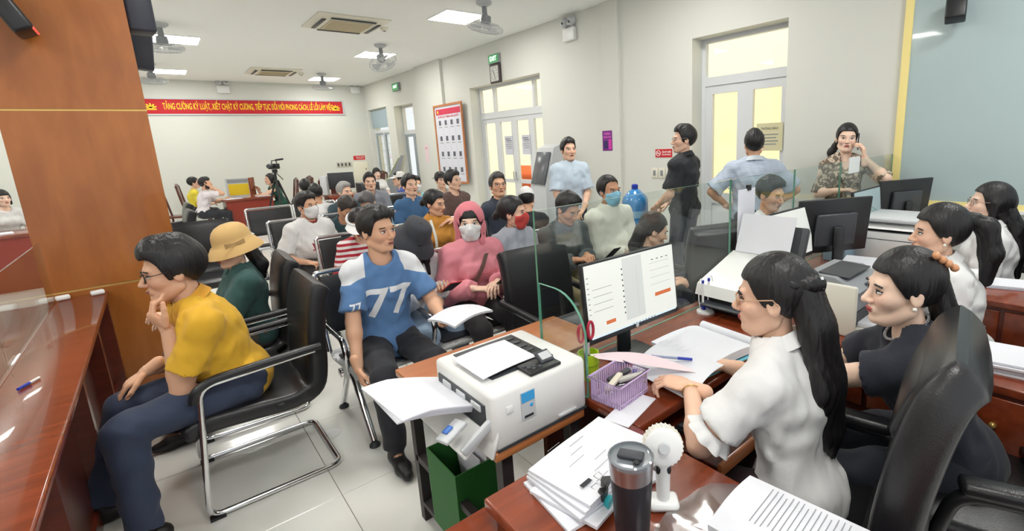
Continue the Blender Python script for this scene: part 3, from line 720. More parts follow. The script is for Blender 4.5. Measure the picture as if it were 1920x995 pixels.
    F.rc(nb-tu*.06*S, head-hu*.02, (.056 if sex == 'm' else .046)*S, (.052 if sex == 'm' else .043)*S, .025)
    for s, A in arms.items():
        F.rc(A[0], A[1], .047*S, .039*S, .02); F.rc(A[1], A[2], .039*S, .0265*S, .015); F.el(A[1]+(A[2]-A[1])*.25, np.array([.036, .036, .045])*S, None, .03)
    for s, L in legs.items():
        F.rc(L[0], L[1], .076*S*min(wide, 1.15), .052*S, .03); F.rc(L[1], L[2], .05*S, .034*S, .02); F.rc(L[1]+(L[2]-L[1])*.25-fw*.015, L[1]+(L[2]-L[1])*.5-fw*.01, .046*S, .036*S, .03)
        F.rc(L[2]-up*.03, L[2]+fw*.12-up*.05, .034*S, .026*S, .02)
    V, Q = F.net(); B.add(V-base, Q, sk)
    # hands
    for s, A in arms.items():
        wr, d, n, curl, spr = A[2], A[3], A[4], A[5], A[6]; sd = np.cross(d, n)*s
        F = Fld(np.minimum(wr, wr+d*.19)-.085, np.maximum(wr, wr+d*.19)+.085, hw); k = .008
        Rh = np.stack([sd, d, n])
        F.rc(wr-d*.05, wr+d*.01, .028*S, .024*S, .01); F.el(wr+d*.05*S, (.041*S, .052*S, .0155*S), Rh, .012); F.el(wr+d*.072*S, (.041*S, .024*S, .013*S), Rh, .01)
        for j, (o, ls, r) in enumerate(((.029, (.042, .026, .021), .0086), (.0095, (.047, .03, .022), .0088), (-.0105, (.043, .027, .021), .0084), (-.029, (.034, .021, .018), .0075))):
            p = wr+(d*(.09-.004*abs(j-1))+sd*o)*S; dd = unit(d+sd*(o*(4+spr*6)))
            c = curl*(1+.12*j)
            for q, (l, an) in enumerate(zip(ls, (.95, 1.25, .8))):
                dd = unit(rot_about(dd, np.cross(dd, n), c*an)); e = p+dd*l*S; F.rc(p, e, r*S*(1-.08*q), r*S*(.93-.08*q), .004); p = e
        p = wr+(d*.025+sd*.03)*S; dd = unit(d*.75+sd*(.75-.3*curl)+n*.35*(curl+.3))
        for l, r in ((.04, .0125), (.032, .0105), (.024, .0092)):
            e = p+dd*l*S; F.rc(p, e, r*S, r*S*.92, .006); p = e; dd = unit(dd+d*.25+n*.25*curl-sd*.18)
        V, Q = F.net(); B.add(V-base, Q, sk*np.array([1.0, .97, .95]))
    # head (in its own frame)
    HR = np.stack([hr, hf, hu]); HS = S*(1.04 if sex == 'm' else 1.05); toW = lambda V: (V*HS) @ HR+head-base
    fe = sex == 'f'
    jw = .92 if fe else 1.
    F = Fld((-.105, -.125, -.15), (.105, .135, .135), hh)
    F.el((0, -.012, .026), (.0735, .093, .086), k=.02); F.el((0, .026, -.03), (.0595*jw, .064, .084), k=.03); F.el((0, .045, -.09), (.036*jw, .036, .027), k=.03)
    for s in (-1, 1):
        F.el((.036*s, .056, -.03), (.027, .03, .028), k=.02); F.rc((.052*s*jw, .0, -.07), (.02*s, .06, -.1), .018*jw, .018, .025)
    F.rc((-.032, .078, .016), (.032, .078, .016), .0125 if not fe else .0105, .0125 if not fe else .0105, .015)
    for s in (-1, 1): F.el((.031*s, .101, -.006), (.021, .017, .013), k=.012, mode='s')
    F.rc((0, .086, .004), (0, .108, -.032), .0065, .0105, .012); F.el((0, .109, -.036), (.0115, .0105, .0095), k=.008)
    for s in (-1, 1): F.el((.0125*s, .099, -.039), (.0075, .01, .0075), k=.006)
    F.el((0, .086, -.068), (.024, .014, .017), k=.015); F.el((0, .083, -.101), (.018, .015, .014), k=.015)
    for s in (-1, 1):
        F.el((.0745*s, -.006, -.014), (.0085, .019, .031), k=.008); F.el((.083*s, .0, -.012), (.006, .01, .018), k=.005, mode='s')
    V, Q = F.net(); nz = V
    shade = np.tile(sk, (len(V), 1))
    ch = np.exp(-(((np.abs(V[:, 0])-.038)/.02)**2+((V[:, 2]+.03)/.022)**2))*(V[:, 1] > .03)
    shade = shade*(1+np.outer(ch, [.05, -.06, -.05]))
    B.add(toW(V), Q, shade)
    I3 = np.eye(3)
    lipc = np.array(lin((186, 88, 88) if fe else (168, 104, 92)))
    E = Parts()
    for s in (-1, 1):
        E.ball((.031*s, .0815, -.005), (.0155, .0075, .0058), I3, (.72, .7, .68)); E.ball((.031*s, .0862, -.005), (.0062, .0032, .0056), I3, (.015, .01, .01))
        for t in range(5):
            u = t/4-.5; E.ball((.031*s+u*.03, .0855-.012*u*u*4*.6, .0015-.006*u*u), (.0048, .0035, .0016), I3, (.03, .02, .02))
        for t in range(6):
            u = t/5-.5; E.ball((.033*s+u*.04, .0915-.014*abs(u)*2*.7, .0195-.012*u*u), (.0065, .0045, .0026), I3, np.array(lin(hcol))*1.3)
    E.ball((0, .0965, -.0635), (.0205, .0075, .0042), I3, lipc); E.ball((0, .0955, -.0715), (.018, .0078, .0052), I3, lipc*1.05); E.ball((0, .1005, -.0675), (.018, .0042, .0012), I3, lipc*.35)
    EV, EQ, EC = E.get(); B.add(toW(EV), EQ, EC)
    V, Q, Cc = B.get()
    me = np_mesh('person', V, Q, Cc); me.materials.append(M_SKIN)
    P = link('person', me, None, tuple(base)); tag(P, label, cat, group)
    out = dict(o=P, base=base, toW=toW, HR=HR, head=head, pel=pel, nb=nb, tu=tu, tf=tf, tr=tr, arms=arms, legs=legs, S=S, rt=rt, fw=fw, RT=RT, chest=chest, hu=hu, hf=hf, hr=hr)
    # hair
    if hair:
        F = Fld((-.13, -.2, -.2), (.13, .14, .16), hh*1.1); st = hair.split('_')[0]; g = HAIR_G.get(st, HAIR_G['male'])
        v = hairvol
        F.el((0, -.014, .028), (.0735+.011*v, .093+.012*v, .086+.015*v), k=.02)
        if st in ('male',): F.rc((-.03, .055, .088), (.03, .055, .088), .026*v, .026*v, .03); F.rc((0, -.03, .1), (0, .03, .108), .03*v, .028*v, .03)
        if st in ('bob', 'long'):
            for s in (-1, 1): F.rc((.07*s, -.005, .0), (.072*s, .0, -.09), .022, .02, .03)
            F.rc((0, -.075, .0), (0, -.07, -.1), .05, .05, .03)
        Pg = F._P((slice(None),)*3); gy = np.interp(Pg[..., 1], *g)
        if st == 'male' or st == 'thin': gy = gy+.004*np.sin(Pg[..., 0]*170+seedn)*(Pg[..., 1] > .04)
        F.D = np.maximum(F.D, (gy-Pg[..., 2])*.75)
        if st == 'male': F.D = F.D+.0009*np.sin(Pg[..., 0]*300+seedn+4*np.sin(Pg[..., 1]*40))
        if st == 'long': F.el((0, .1, -.03), (.054, .085, .085), k=.015, mode='s')
        if st == 'bob': F.el((0, .1, -.05), (.056, .075, .078), k=.012, mode='s')
        Hp = Parts(); V, Q = F.net(); Hp.add(toW(V), Q, (0, 0, 0))
        for ch_ in hextra:       # chains of (point local to head in metres, radius); key w: points hang in the world frame
            pts = ch_['pts']; pp = [toW(np.array([p[:3]]))[0] if not ch_.get('hang') else None for p in pts]
            if ch_.get('hang'):
                p0 = toW(np.array([pts[0][:3]]))[0]; pp = [p0]+[p0+rt*p[0]+fw*p[1]+up*p[2] for p in pts[1:]]
            rs = [p[3] for p in pts]; pa = np.array(pp); fl_ = ch_.get('flat', 1.)
            F2 = Fld(pa.min(0)-max(rs)-.03, pa.max(0)+max(rs)+.03, hh*1.5)
            Sf = np.stack([rt, fw/fl_, up]) if fl_ != 1 else None
            for i in range(len(pp)-1): F2.rc(pp[i], pp[i+1], rs[i], rs[i+1], .02, S=Sf)
            if ch_.get('wave', True): 
                Pg2 = F2._P((slice(None),)*3); F2.D = F2.D+.002*np.sin(Pg2 @ rt*320+2*np.sin(Pg2[..., 2]*25))
            V, Q = F2.net(); Hp.add(V, Q, (0, 0, 0))
        V, Q, _ = Hp.get(); me = np_mesh('hair', V, Q); me.materials.append(hair_mat(hcol)); out['hair'] = link('hair', me, P)
    # upper garment
    F = Fld(lo, hi, h*(.95 if res else .9)); t = .012+loose
    trunk(F, t, 1.0)
    for s, A in arms.items():
        if sleeve <= 1:
            F.rc(A[0]-tr*s*.02, A[0]+(A[1]-A[0])*sleeve, (.048 if sex == 'm' else .042)*S+t*.8, (.046 if sex == 'm' else .042)*S+t*1.5, .03, cap=True)
        else:
            F.rc(A[0], A[1], .047*S+t, .044*S+t, .025); F.rc(A[1], A[1]+(A[2]-A[1])*(sleeve-1), .045*S+t, .031*S+t, .02, cap=True)
    if folds: F.folds(.0035*folds, .1, seedn); F.folds(.002*folds, .05, seedn+5, (1, 1, .6))
    F.plane(pel-tu*hem*S, tu)
    F.rc(nb-tu*.02*S, head, (.056 if sex == 'm' else .046)*S+.009, (.056 if sex == 'm' else .048)*S+.012, .006, 's')
    if neckline == 'round': F.el(nb+tf*.04*S-tu*.005, (.062*S, .05*S, .05*S), RT, .01, 's')
    if neckline == 'open': F.rc(nb+tf*.03, nb+tf*.105*S-tu*.13*S, .05*S, .018*S, .01, 's')
    V, Q = F.net(); me = np_mesh(topname, V-base, Q); me.materials.append(topmat or cloth_mat(top)); out['top'] = link(topname, me, P)
    if collar:
        cm = MB(); gp_ = math.radians(28)
        def fn(u, v):
            th = gp_+(2*PI-2*gp_)*u; r = (.058 if sex == 'm' else .05)*S+.010+.026*v; dx, dy = math.sin(th)*r*1.05, math.cos(th)*r
            z = .045-.03*(1+math.cos(th))*.75-.04*v-.015*v*max(math.cos(th), 0)
            return Vector(nb+tr*dx+tf*(dy-.002)+tu*z*S-base)
        cm.sheet(fn, 28, 4, .004); out['collar'] = cm.build('collar', cloth_mat(collar) if not isinstance(collar, bpy.types.Material) else collar, P)
    # lower garment
    F = Fld(lo, hi, h*(1. if res else .95)); t = .012
    F.el(pel, (.158*S*wide+t*.6, .118*S+t*.6, .12*S), RT if not stand else None, .03)
    for s, L in legs.items():
        wl = min(wide, 1.15)
        F.rc(L[0], L[1], .082*S*wl+t, .058*S+t, .035)
        F.rc(L[1], L[1]+(L[2]-L[1])*(.98 if not shorts else .35), .056*S+t, .042*S+t*1.4, .03, cap=True)
    if folds: F.folds(.004*folds, .12, seedn+9)
    Pw = F._P((slice(None),)*3); cut = (Pw-(pel+tu*.1*S)) @ tu; F.D = np.where((Pw-pel) @ fw < .17, np.maximum(F.D, cut), F.D)
    V, Q = F.net(); me = np_mesh('trousers', V-base, Q); me.materials.append(cloth_mat(bottom, .8)); out['bottom'] = link('trousers', me, P)
    for s, L in legs.items():
        an = L[2]; z0 = an[2]-.08; F = Fld(an-np.array([.26, .26, .1]), an+np.array([.26, .26, .06]), (.013, .01, .007)[res])
        hl = np.array([an[0], an[1], z0])-fw*.045*S; F.rc(hl+up*.035, hl+fw*.15*S+up*.032, .036*S, .04*S, .02); F.rc(hl+fw*.15*S+up*.03, hl+fw*.215*S+up*.026, .038*S, .028*S, .02); F.rc(hl+fw*.03+up*.04, an+up*.0, .038*S, .038*S, .02)
        F.plane((0, 0, z0+.003), (0, 0, 1)); V, Q = F.net(); me = np_mesh('shoe', V-base, Q); me.materials.append(mat('shoe_%d_%d_%d' % shoes, shoes, .45)); link('shoe', me, P)
    LM = lambda x, y, z: Vector(toW(np.array([[x, y, z]]))[0])
    if mask:
        F = Fld((-.09, .0, -.15), (.09, .15, .03), .0045); i_ = .0085
        F.el((0, .026, -.03), (.0595*jw+i_, .064+i_, .084+i_), k=.02); F.el((0, .045, -.09), (.036*jw+i_, .036+i_, .027+i_), k=.03); F.rc((0, .088, .0), (0, .106, -.035), .012, .018, .03); F.el((0, .092, -.066), (.03, .022, .024), k=.03)
        for s in (-1, 1): F.el((.036*s, .056, -.03), (.027+i_, .03+i_*.6, .028+i_), k=.02); F.rc((.052*s*jw, .0, -.07), (.02*s, .06, -.1), .018*jw+i_, .018+i_, .025)
        Pm = F._P((slice(None),)*3); ax = np.abs(Pm[..., 0])
        F.D = np.maximum(F.D, np.maximum(Pm[..., 2]+.004+.32*np.maximum(ax-.012, 0), np.maximum(-.122-Pm[..., 2], .03-Pm[..., 1]+.25*np.abs(Pm[..., 2]+.06))))
        V, Q = F.net(); me = np_mesh('face_mask', toW(V), Q); me.materials.append(cloth_mat(mask)); mo = link('face_mask', me, P)
        for s in (-1, 1): MB().tube([LM(.062*s, .045, -.03), LM(.079*s, .01, .008), LM(.086*s, -.018, -.01), LM(.079*s, .0, -.055), LM(.058*s, .045, -.085)], .0016, 5).build('ear_loop', cloth_mat(mask), mo)
    if glasses:
        m = MB()
        for s in (-1, 1):
            pts = [LM(.033*s+.025*math.copysign(abs(math.cos(q))**.7, math.cos(q)), .1-.006*abs(math.cos(q)), -.006+.0185*math.copysign(abs(math.sin(q))**.7, math.sin(q))) for q in np.linspace(0, 2*PI, 18, endpoint=False)]
            m.tube(pts, .0018 if glasses != (26, 26, 28) else .0026, 6, True); m.tube([LM(.057*s, .094, .002), LM(.077*s, .06, .004), LM(.083*s, -.006, .008), LM(.083*s, -.02, -.01)], .002, 6)
        m.tube([LM(-.01, .101, 0), LM(0, .105, .003), LM(.01, .101, 0)], .0018, 6); m.build('glasses', mat('glasses_%d_%d_%d' % glasses, glasses, .3), P)
    if hat: hat(out, LM, P)
    return out
def child_local(out, p): return Vector(np.array(p)-out['base'])
def shrink_text(out, s, size, m, center, width=None, right=None, up=None, name='print', depth=.0022, bold=True, target='top', rows=None):
    """lettering pressed on to the garment: raycast every vertex on to the cloth"""
    ob = out[target]; bvh = BVHTree.FromPolygons([v.co.copy() for v in ob.data.vertices], [p.vertices[:] for p in ob.data.polygons])
    me = text_mesh(s, size, 0, bold)
    bm = bmesh.new(); bm.from_mesh(me)
    if width:
        xs = [v.co.x for v in bm.verts]; k = width/(max(xs)-min(xs))
        for v in bm.verts: v.co.x *= k
    for _ in range(3):
        es = [e for e in bm.edges if e.calc_length() > .012]
        if not es: break
        bmesh.ops.subdivide_edges(bm, edges=es, cuts=1); bmesh.ops.triangulate(bm, faces=[f for f in bm.faces if len(f.verts) > 3])
    R = Vector(right if right is not None else -out['tr']); U = Vector(up if up is not None else out['tu']); N = R.cross(U)
    c = Vector(np.array(center)-out['base'])
    for v in bm.verts:
        o = c+R*v.co.x+U*v.co.y+N*.3; hit = bvh.ray_cast(o, -N, .8)
        v.co = (hit[0]+N*depth) if hit[0] is not None else c+R*v.co.x+U*v.co.y
    me2 = bpy.data.meshes.new(name); bm.to_mesh(me2); bm.free(); bpy.data.meshes.remove(me); me2.materials.append(m)
    return link(name, me2, ob)
# ------------------------------------------------------------------ seating
def thick_profile(path, w, th, nv=6, crown=.0, taper=None, name='p'):
    """upholstered shell: path of (y,z), width w, thickness th, softly rounded edges"""
    P = [Vector((0, y, z)) for y, z in path]; n = len(P)
    m = MB()
    rings = []
    for i in range(n):
        t = (P[min(i+1, n-1)]-P[max(i-1, 0)]).normalized(); nr = Vector((0, -t.z, t.y))
        ww = w*(taper(i/(n-1)) if taper else 1); e = 1.
        k = .55 if i in (0, n-1) else 1.
        hw, ht = ww/2, th/2*k
        ring = []
        for (a, b) in ((-1, -.45), (-.965, -.85), (-.88, -1), (-.45, -1-crown), (0, -1-crown*1.3), (.45, -1-crown), (.88, -1), (.965, -.85), (1, -.45), (1, .45), (.965, .85), (.88, 1), (0, 1), (-.88, 1), (-.965, .85), (-1, .45)):
            ring.append(m.bm.verts.new(P[i]+Vector((a*hw, 0, 0))+nr*(-b*ht)))
        rings.append(ring)
    N = len(rings[0])
    for i in range(n-1):
        for k in range(N): m.bm.faces.new((rings[i][k], rings[i][(k+1) % N], rings[i+1][(k+1) % N], rings[i+1][k]))
    m.bm.faces.new(rings[0][::-1]); m.bm.faces.new(rings[-1])
    return m
def smooth_path(pts, n=24):
    P = [Vector((x, y)) for x, y in pts]; out = []
    for i in range(n+1):
        t = i/n*(len(P)-1); k = min(int(t), len(P)-2); u = t-k
        p0, p1, p2, p3 = P[max(k-1, 0)], P[k], P[k+1], P[min(k+2, len(P)-1)]
        q = .5*((2*p1)+(-p0+p2)*u+(2*p0-5*p1+4*p2-p3)*u*u+(-p0+3*p1-3*p2+p3)*u**3); out.append((q.x, q.y))
    return out
def visitor_chair():
    t = thing('visitor_chair', (0, 0, 0), 'black leather cantilever chair with chrome sled frame', 'chair')
    thick_profile(smooth_path([(.27, .405), (.2, .44), (0, .43), (-.17, .42), (-.255, .455)], 16), .5, .085, crown=.12).build('seat', M_LEATHER, t)
    thick_profile(smooth_path([(-.2, .42), (-.27, .46), (-.295, .56), (-.31, .75), (-.345, .92), (-.375, .975)], 20), .5, .095, crown=.15).build('backrest', M_LEATHER, t)
    for i in range(3): MB().tube([(-.2+.2*i*0-.02, -.258-.012*i, .56+.13*i), (.22, -.258-.012*i, .56+.13*i)], .004, 5).build('seam', M_BLACK, t)
    m = MB()
    m.tube([(-.28, -.28, .67), (-.28, .19, .645), (-.28, .25, .02), (-.28, -.32, .016), (.28, -.32, .016), (.28, .25, .02), (.28, .19, .645), (.28, -.28, .67)], .0135, 10, fillet=.06)
    m.build('sled_frame', M_CHROME, t)
    for s in (-1, 1):
        MB().tube([(.282*s, -.31, .685), (.282*s, -.05, .675), (.282*s, .15, .665), (.282*s, .21, .63), (.282*s, .222, .58)], .02, 10, fillet=.05).build('arm_pad', M_LEATHER, t)
        MB().box((.28*s, .22, .008), (.035, .06, .014)).build('glide', M_BLACK, t); MB().box((.262*s, -.1, .43), (.03, .03, .02)).build('seat_bracket', M_BLACK, t)
    return t
def place(o, x, y, face, label, group=None, z=0., first=[set()]):
    """face: angle the sitter looks at, degrees"""
    key = o.name
    if key in first[0]: o = copy_tree(o)
    else: first[0].add(key)
    o.location = (x, y, z); o.rotation_euler = (0, 0, math.radians(face-90)); o['label'] = label
    if group: o['group'] = group
    return o
VC = visitor_chair(); G1 = 'black leather visitor chairs'
place(VC, .19, 2.88, 180, 'black leather cantilever chair under the man in the yellow polo', G1)
place(VC, .22, 3.66, 178, 'black leather cantilever chair under the woman in the tan hat', G1)
place(VC, 1.76, 2.14, -92, 'empty black leather chair in front of the glass, before the woman with the red mask', G1)
place(VC, 3.18, 2.28, 70, 'black leather chair seen from behind, in front of the standing man in black', G1)
place(VC, .28, 6.05, -92, 'empty black leather chair just behind the tan hat', G1)
place(VC, -.06, 8.0, 182, 'empty black leather chair in the left row, second behind the tan hat', G1)
place(VC, -.02, 9.3, 182, 'empty black leather chair in the left row, farthest and nearest the man phoning', G1)
def staff_chair():
    t = thing('office_chair', (0, 0, 0), 'black leather high back swivel chair', 'chair')
    thick_profile(smooth_path([(.27, .42), (.2, .47), (0, .46), (-.2, .46)], 14), .52, .1, crown=.12).build('seat', M_LEATHER, t)
    thick_profile(smooth_path([(-.17, .5), (-.23, .56), (-.24, .75), (-.27, .95), (-.305, 1.08), (-.35, 1.13)], 22), .52, .1, crown=.2, taper=lambda u: .86+.2*math.sin(PI*min(u*1.0, 1))-.12*max(u-.8, 0)*5*.5).build('backrest', M_LEATHER, t)
    thick_profile(smooth_path([(-.235, .93), (-.27, 1.04), (-.31, 1.1)], 10), .4, .07, crown=.5).build('head_pad', M_LEATHER, t)
    for s in (-1, 1):
        MB().tube([(.29*s, -.22, .5), (.31*s, -.2, .66), (.31*s, .12, .66), (.3*s, .16, .5), (.24*s, .1, .44)], .02, 8, fillet=.06).build('arm_frame', M_BLACK, t)
        MB().box((.31*s, -.03, .685), (.065, .3, .04), None, .015).build('arm_pad', M_LEATHER, t)
    MB().cyl((0, 0, .1), (0, 0, .43), .028).build('gas_column', M_BLACK, t)
    for k in range(5):
        a = k*2*PI/5; c, s = math.cos(a), math.sin(a)
        lg = MB().loft([((0, 0, .11), .028), ((.16*c, .16*s, .1), .022), ((.3*c, .3*s, .075), .016)], 8).build('base_leg', M_CHROME, t)
        MB().cyl((.3*c-.02*s, .3*s+.02*c, .03), (.3*c+.02*s, .3*s-.02*c, .03), .03).build('caster', M_BLACK, lg)
    return t
OC = staff_chair(); G2 = 'black leather office chairs behind the counter'
place(OC, 1.33, .54, 100, 'black leather high back chair in the foreground of the woman in white with long hair', G2)
place(OC, 1.84, .22, 112, 'black leather office chair under the woman in the navy dress', G2)
place(OC, 2.88, .2, 85, 'black leather office chair cut by the right edge of the picture', G2)
place(OC, 3.95, .42, 90, 'black leather office chair under the farthest woman in white', G2)
M_PERF = mat('perforated_chrome', (196, 198, 200), .28, metal=1, bump=(220, .6))
def bench(x0, xs, y, face, label, pitch=.53):
    """airport bench: xs = number of seats, first seat centred on x0"""
    t = thing('waiting_bench', (x0, y, 0), label, 'bench', 'chrome waiting benches', rz=math.radians(face-90))
    n = xs; w = pitch-.03; sg = -1       # seats run to local -x (world +x when facing -y)
    MB().box((sg*(n-1)*pitch/2, -.02, .36), (n*pitch, .06, .04), None, .006).build('beam', M_CHROME, t)
    for i in range(n):
        cx = sg*i*pitch
        MBs = thick_profile(smooth_path([(.25, .405), (.22, .425), (0, .405), (-.2, .39), (-.25, .42)], 12), w, .014).xf(Matrix.Translation((cx, 0, 0))).build('seat_pan', M_PERF, t)
        thick_profile(smooth_path([(.2, .435), (0, .42), (-.17, .41)], 8), w-.06, .03, crown=.2).xf(Matrix.Translation((cx, 0, 0))).build('seat_pad', M_LEATHER, t)
        MB().tube([(cx-w/2, -.25, .42), (cx-w/2, -.31, .6), (cx-w/2, -.37, .9), (cx+w/2, -.37, .9), (cx+w/2, -.31, .6), (cx+w/2, -.25, .42)], .016, 8, fillet=.03).build('back_frame', M_CHROME, t)
        thick_profile(smooth_path([(-.285, .52), (-.31, .62), (-.335, .75), (-.36, .875)], 8), w-.04, .03, crown=.2).xf(Matrix.Translation((cx, 0, 0))).build('back_pad', M_LEATHER, t)
    for i in range(n+1):
        ax = sg*(i-.5)*pitch
        MB().tube([(ax, -.29, .48), (ax, -.28, .62), (ax, .16, .62), (ax, .2, .55), (ax, .14, .4)], .016, 8, fillet=.07).build('armrest', M_CHROME, t)
    for i in sorted({0, n}):
        ax = sg*(i-.5)*pitch+(-.06*sg if i else .06*sg)
        MB().tube([(ax, -.3, .03), (ax, -.06, .34), (ax, .06, .34), (ax, .28, .03)], .02, 8, fillet=.05).build('leg', M_CHROME, t)
        for yy in (-.3, .28): MB().lathe([(.03, 0), (.03, .012), (.012, .03)], (ax, yy, 0), 12).build('foot', M_DGREY, t)
    return t
bench(.9, 5, 2.92, -90, 'front waiting bench under the man in the blue number jersey', .52)
bench(1.27, 4, 4.32, -90, 'second waiting bench from the front, under the woman in the orange shirt', .58)
bench(1.15, 4, 5.95, -90, 'third waiting bench from the front, under the man in the white face mask', .57)
bench(1.18, 4, 7.75, -90, 'fourth waiting bench from the front, its empty first seat behind the white shirted man', .6)
# wooden chairs at the far desks
def wooden_chair():
    t = thing('wooden_chair', (0, 0, 0), 'dark carved wooden chair', 'chair')
    MB().span((-.22, -.22, .42), (.22, .22, .46), .01).build('seat', M_DARKWOOD, t)
    for sx in (-1, 1):
        MB().box((.19*sx, .19, .21), (.04, .04, .42)).build('leg', M_DARKWOOD, t); MB().tube([(.19*sx, -.2, 0), (.19*sx, -.2, .45), (.2*sx, -.25, .75), (.17*sx, -.29, 1.03)], .02, 6).build('leg', M_DARKWOOD, t)
    MB().tube([(-.17, -.29, 1.03), (0, -.3, 1.08), (.17, -.29, 1.03)], .026, 6).build('top_rail', M_DARKWOOD, t)
    MB().sheet(lambda u, v: ((u-.5)*(.16+.06*math.sin(v*9)), -.22-.07*v, .46+.58*v), 3, 8, .02).build('splat', M_DARKWOOD, t)
    return t
WC = wooden_chair(); G3 = 'dark carved wooden chairs at the far desks'
for x, y, f, l in ((.3, 13.3, -20, 'dark wooden chair behind the woman in yellow, left of the far desk'), (.66, 14.0, -10, 'dark wooden chair back between the far wall and the man phoning'), (2.2, 12.75, 180, 'dark wooden chair behind the woman in the green dress'), (2.6, 13.2, 190, 'dark wooden chair next to the camera tripod, nearer the wall'),
                   (2.45, 11.7, 160, 'dark wooden chair left of the computer desk at the back'), (3.05, 11.75, -95, 'dark wooden chair with round back behind the computer screen'), (4.3, 12.9, 200, 'dark wooden chair by the far window')):
    place(WC, x, y, f, l, G3)

# ------------------------------------------------------------------ right hand counter with glass
DZ = .75
t = thing('service_counter', (0, 0, 0), 'long red brown wooden service counter on the right', 'counter')
MB().span((1.025, .93, .715), (4.97, 1.49, DZ), .006).build('worktop', M_REDWOOD, t)
MB().span((1.03, 1.43, .0), (4.97, 1.46, .715)).build('front_panel', M_DARKWOOD, t, False)
for x in (2.09, 3.4, 4.9): MB().span((x, .96, 0), (x+.03, 1.43, .715)).build('side_panel', M_DARKWOOD, t, False)
tr_ = MB().span((1.14, .72, .635), (1.74, 1.0, .655), .004).build('keyboard_tray', M_DARKWOOD, t); MB().span((1.14, .705, .63), (1.74, .722, .668), .003).build('tray_lip', M_ORWOOD, tr_)
# side desk beside the camera
t = thing('side_desk', (0, 0, 0), 'red brown side desk in the foreground with papers and tumbler', 'desk')
MB().span((.505, -.6, .715), (1.022, 1.0, DZ), .006).build('desktop', M_REDWOOD, t)
MB().span((.53, -.6, .0), (.56, .98, .715)).build('side_panel', M_DARKWOOD, t, False); MB().span((.56, .955, 0), (1.0, .98, .715)).build('end_panel', M_DARKWOOD, t, False)
MB().span((.985, -.6, 0), (1.01, .955, .715)).build('side_panel', M_DARKWOOD, t, False)
MB().span((.2, -.6, .665), (.53, 1.04, .69), .004).build('lower_ledge', M_REDWOOD, t); MB().span((.22, 1.0, 0), (.53, 1.03, .665)).build('ledge_panel', M_DARKWOOD, t, False)
# return desks
for i, (x0, x1, y0, l) in enumerate(((2.075, 2.5, -.35, 'red brown return desk carrying the small grey laser printer'), (3.1, 3.58, -.3, 'red brown return desk behind the woman with the ponytail'))):
    t = thing('return_desk', (0, 0, 0), l, 'desk')
    MB().span((x0, y0, .715), (x1, .925, DZ), .006).build('desktop', M_REDWOOD, t)
    for xx in (x0+.015, x1-.04): MB().span((xx, y0, 0), (xx+.025, .9, .715)).build('side_panel', M_DARKWOOD, t, False)
    for k in range(3):
        d = MB().span((x0+.003, .1+.27*k, .5), (x0+.014, .35+.27*k, .7), .002).build('drawer', M_REDWOOD, t); MB().ball((x0-.006, .225+.27*k, .6), .012).build('knob', M_GOLD, d)
# glass partition: panes with clear joints
t = thing('glass_partition', (0, 1.434, DZ), 'clear glass screen standing along the service counter', 'partition')
xs = [1.03, 2.353, 3.1, 3.828, 4.96]
def glass_box(par, lo, hi, name='pane'):
    m = MB().span(lo, hi); m.bm.faces.ensure_lookup_table()
    me_faces = sorted(m.bm.faces, key=lambda f: -f.calc_area())
    for k, f in enumerate(me_faces): f.material_index = 0 if k < 2 else 1
    return m.build(name, [M_PGLASS, M_GEDGE], par, False)
for i in range(4):
    glass_box(t, (xs[i]+.002, -.005, .001), (xs[i+1]-.002, .005, .645))
    for xx in (xs[i]+.1, xs[i+1]-.1): 
        if xx > 1.1: MB().box((xx, 0, .02), (.05, .03, .04), None, .004).build('clamp', M_STEEL, t)
# rounded wing panes at the stations, perpendicular to the screen
def wing(x, y1, y0, z1, label):
    pts = [(0, 0), (y1-y0, 0)]; r = .16
    pts = [(0, 0)]+[(0, z1)]+[(y1-y0-r+r*math.sin(a), z1-r+r*math.cos(a)) for a in np.linspace(0, PI/2, 9)]+[(y1-y0, 0)]
    M4 = face_M((x, y1, DZ+.001), (0, -1, 0), (0, 0, 1))
    m = MB().prism(pts, .01, M4)
    for f in m.bm.faces: f.material_index = 1
    big = sorted(m.bm.faces, key=lambda f: -f.calc_area())[:2]
    for f in big: f.material_index = 0
    return tag(m.build('glass_wing', [M_PGLASS, M_GEDGE], None, False), label, 'glass panel')
wing(1.035, 1.425, 1.17, .37, 'round cornered glass wing beside the nearest monitor'); wing(2.62, 1.425, 1.18, .33, 'round cornered glass wing behind the document scanner'); wing(4.0, 1.425, 1.18, .33, 'round cornered glass wing beside the farthest monitor')
# paper sheets hung on the glass
t = tag(MB().span((2.42, 1.426, 1.04), (2.6, 1.4282, 1.33)).build('hanging_sheet', M_PAPER, None, False), 'white sheet clipped to the top of the glass screen', 'paper')
MB().box((2.53, 1.427, 1.335), (.035, .014, .03)).build('binder_clip', M_BLACK, t)
tag(MB().span((3.96, 1.42, 1.3), (4.16, 1.4282, 1.42)).build('hanging_sheet', M_WHITE, None, False), 'small white card on the glass screen in front of the woman phoning', 'card')

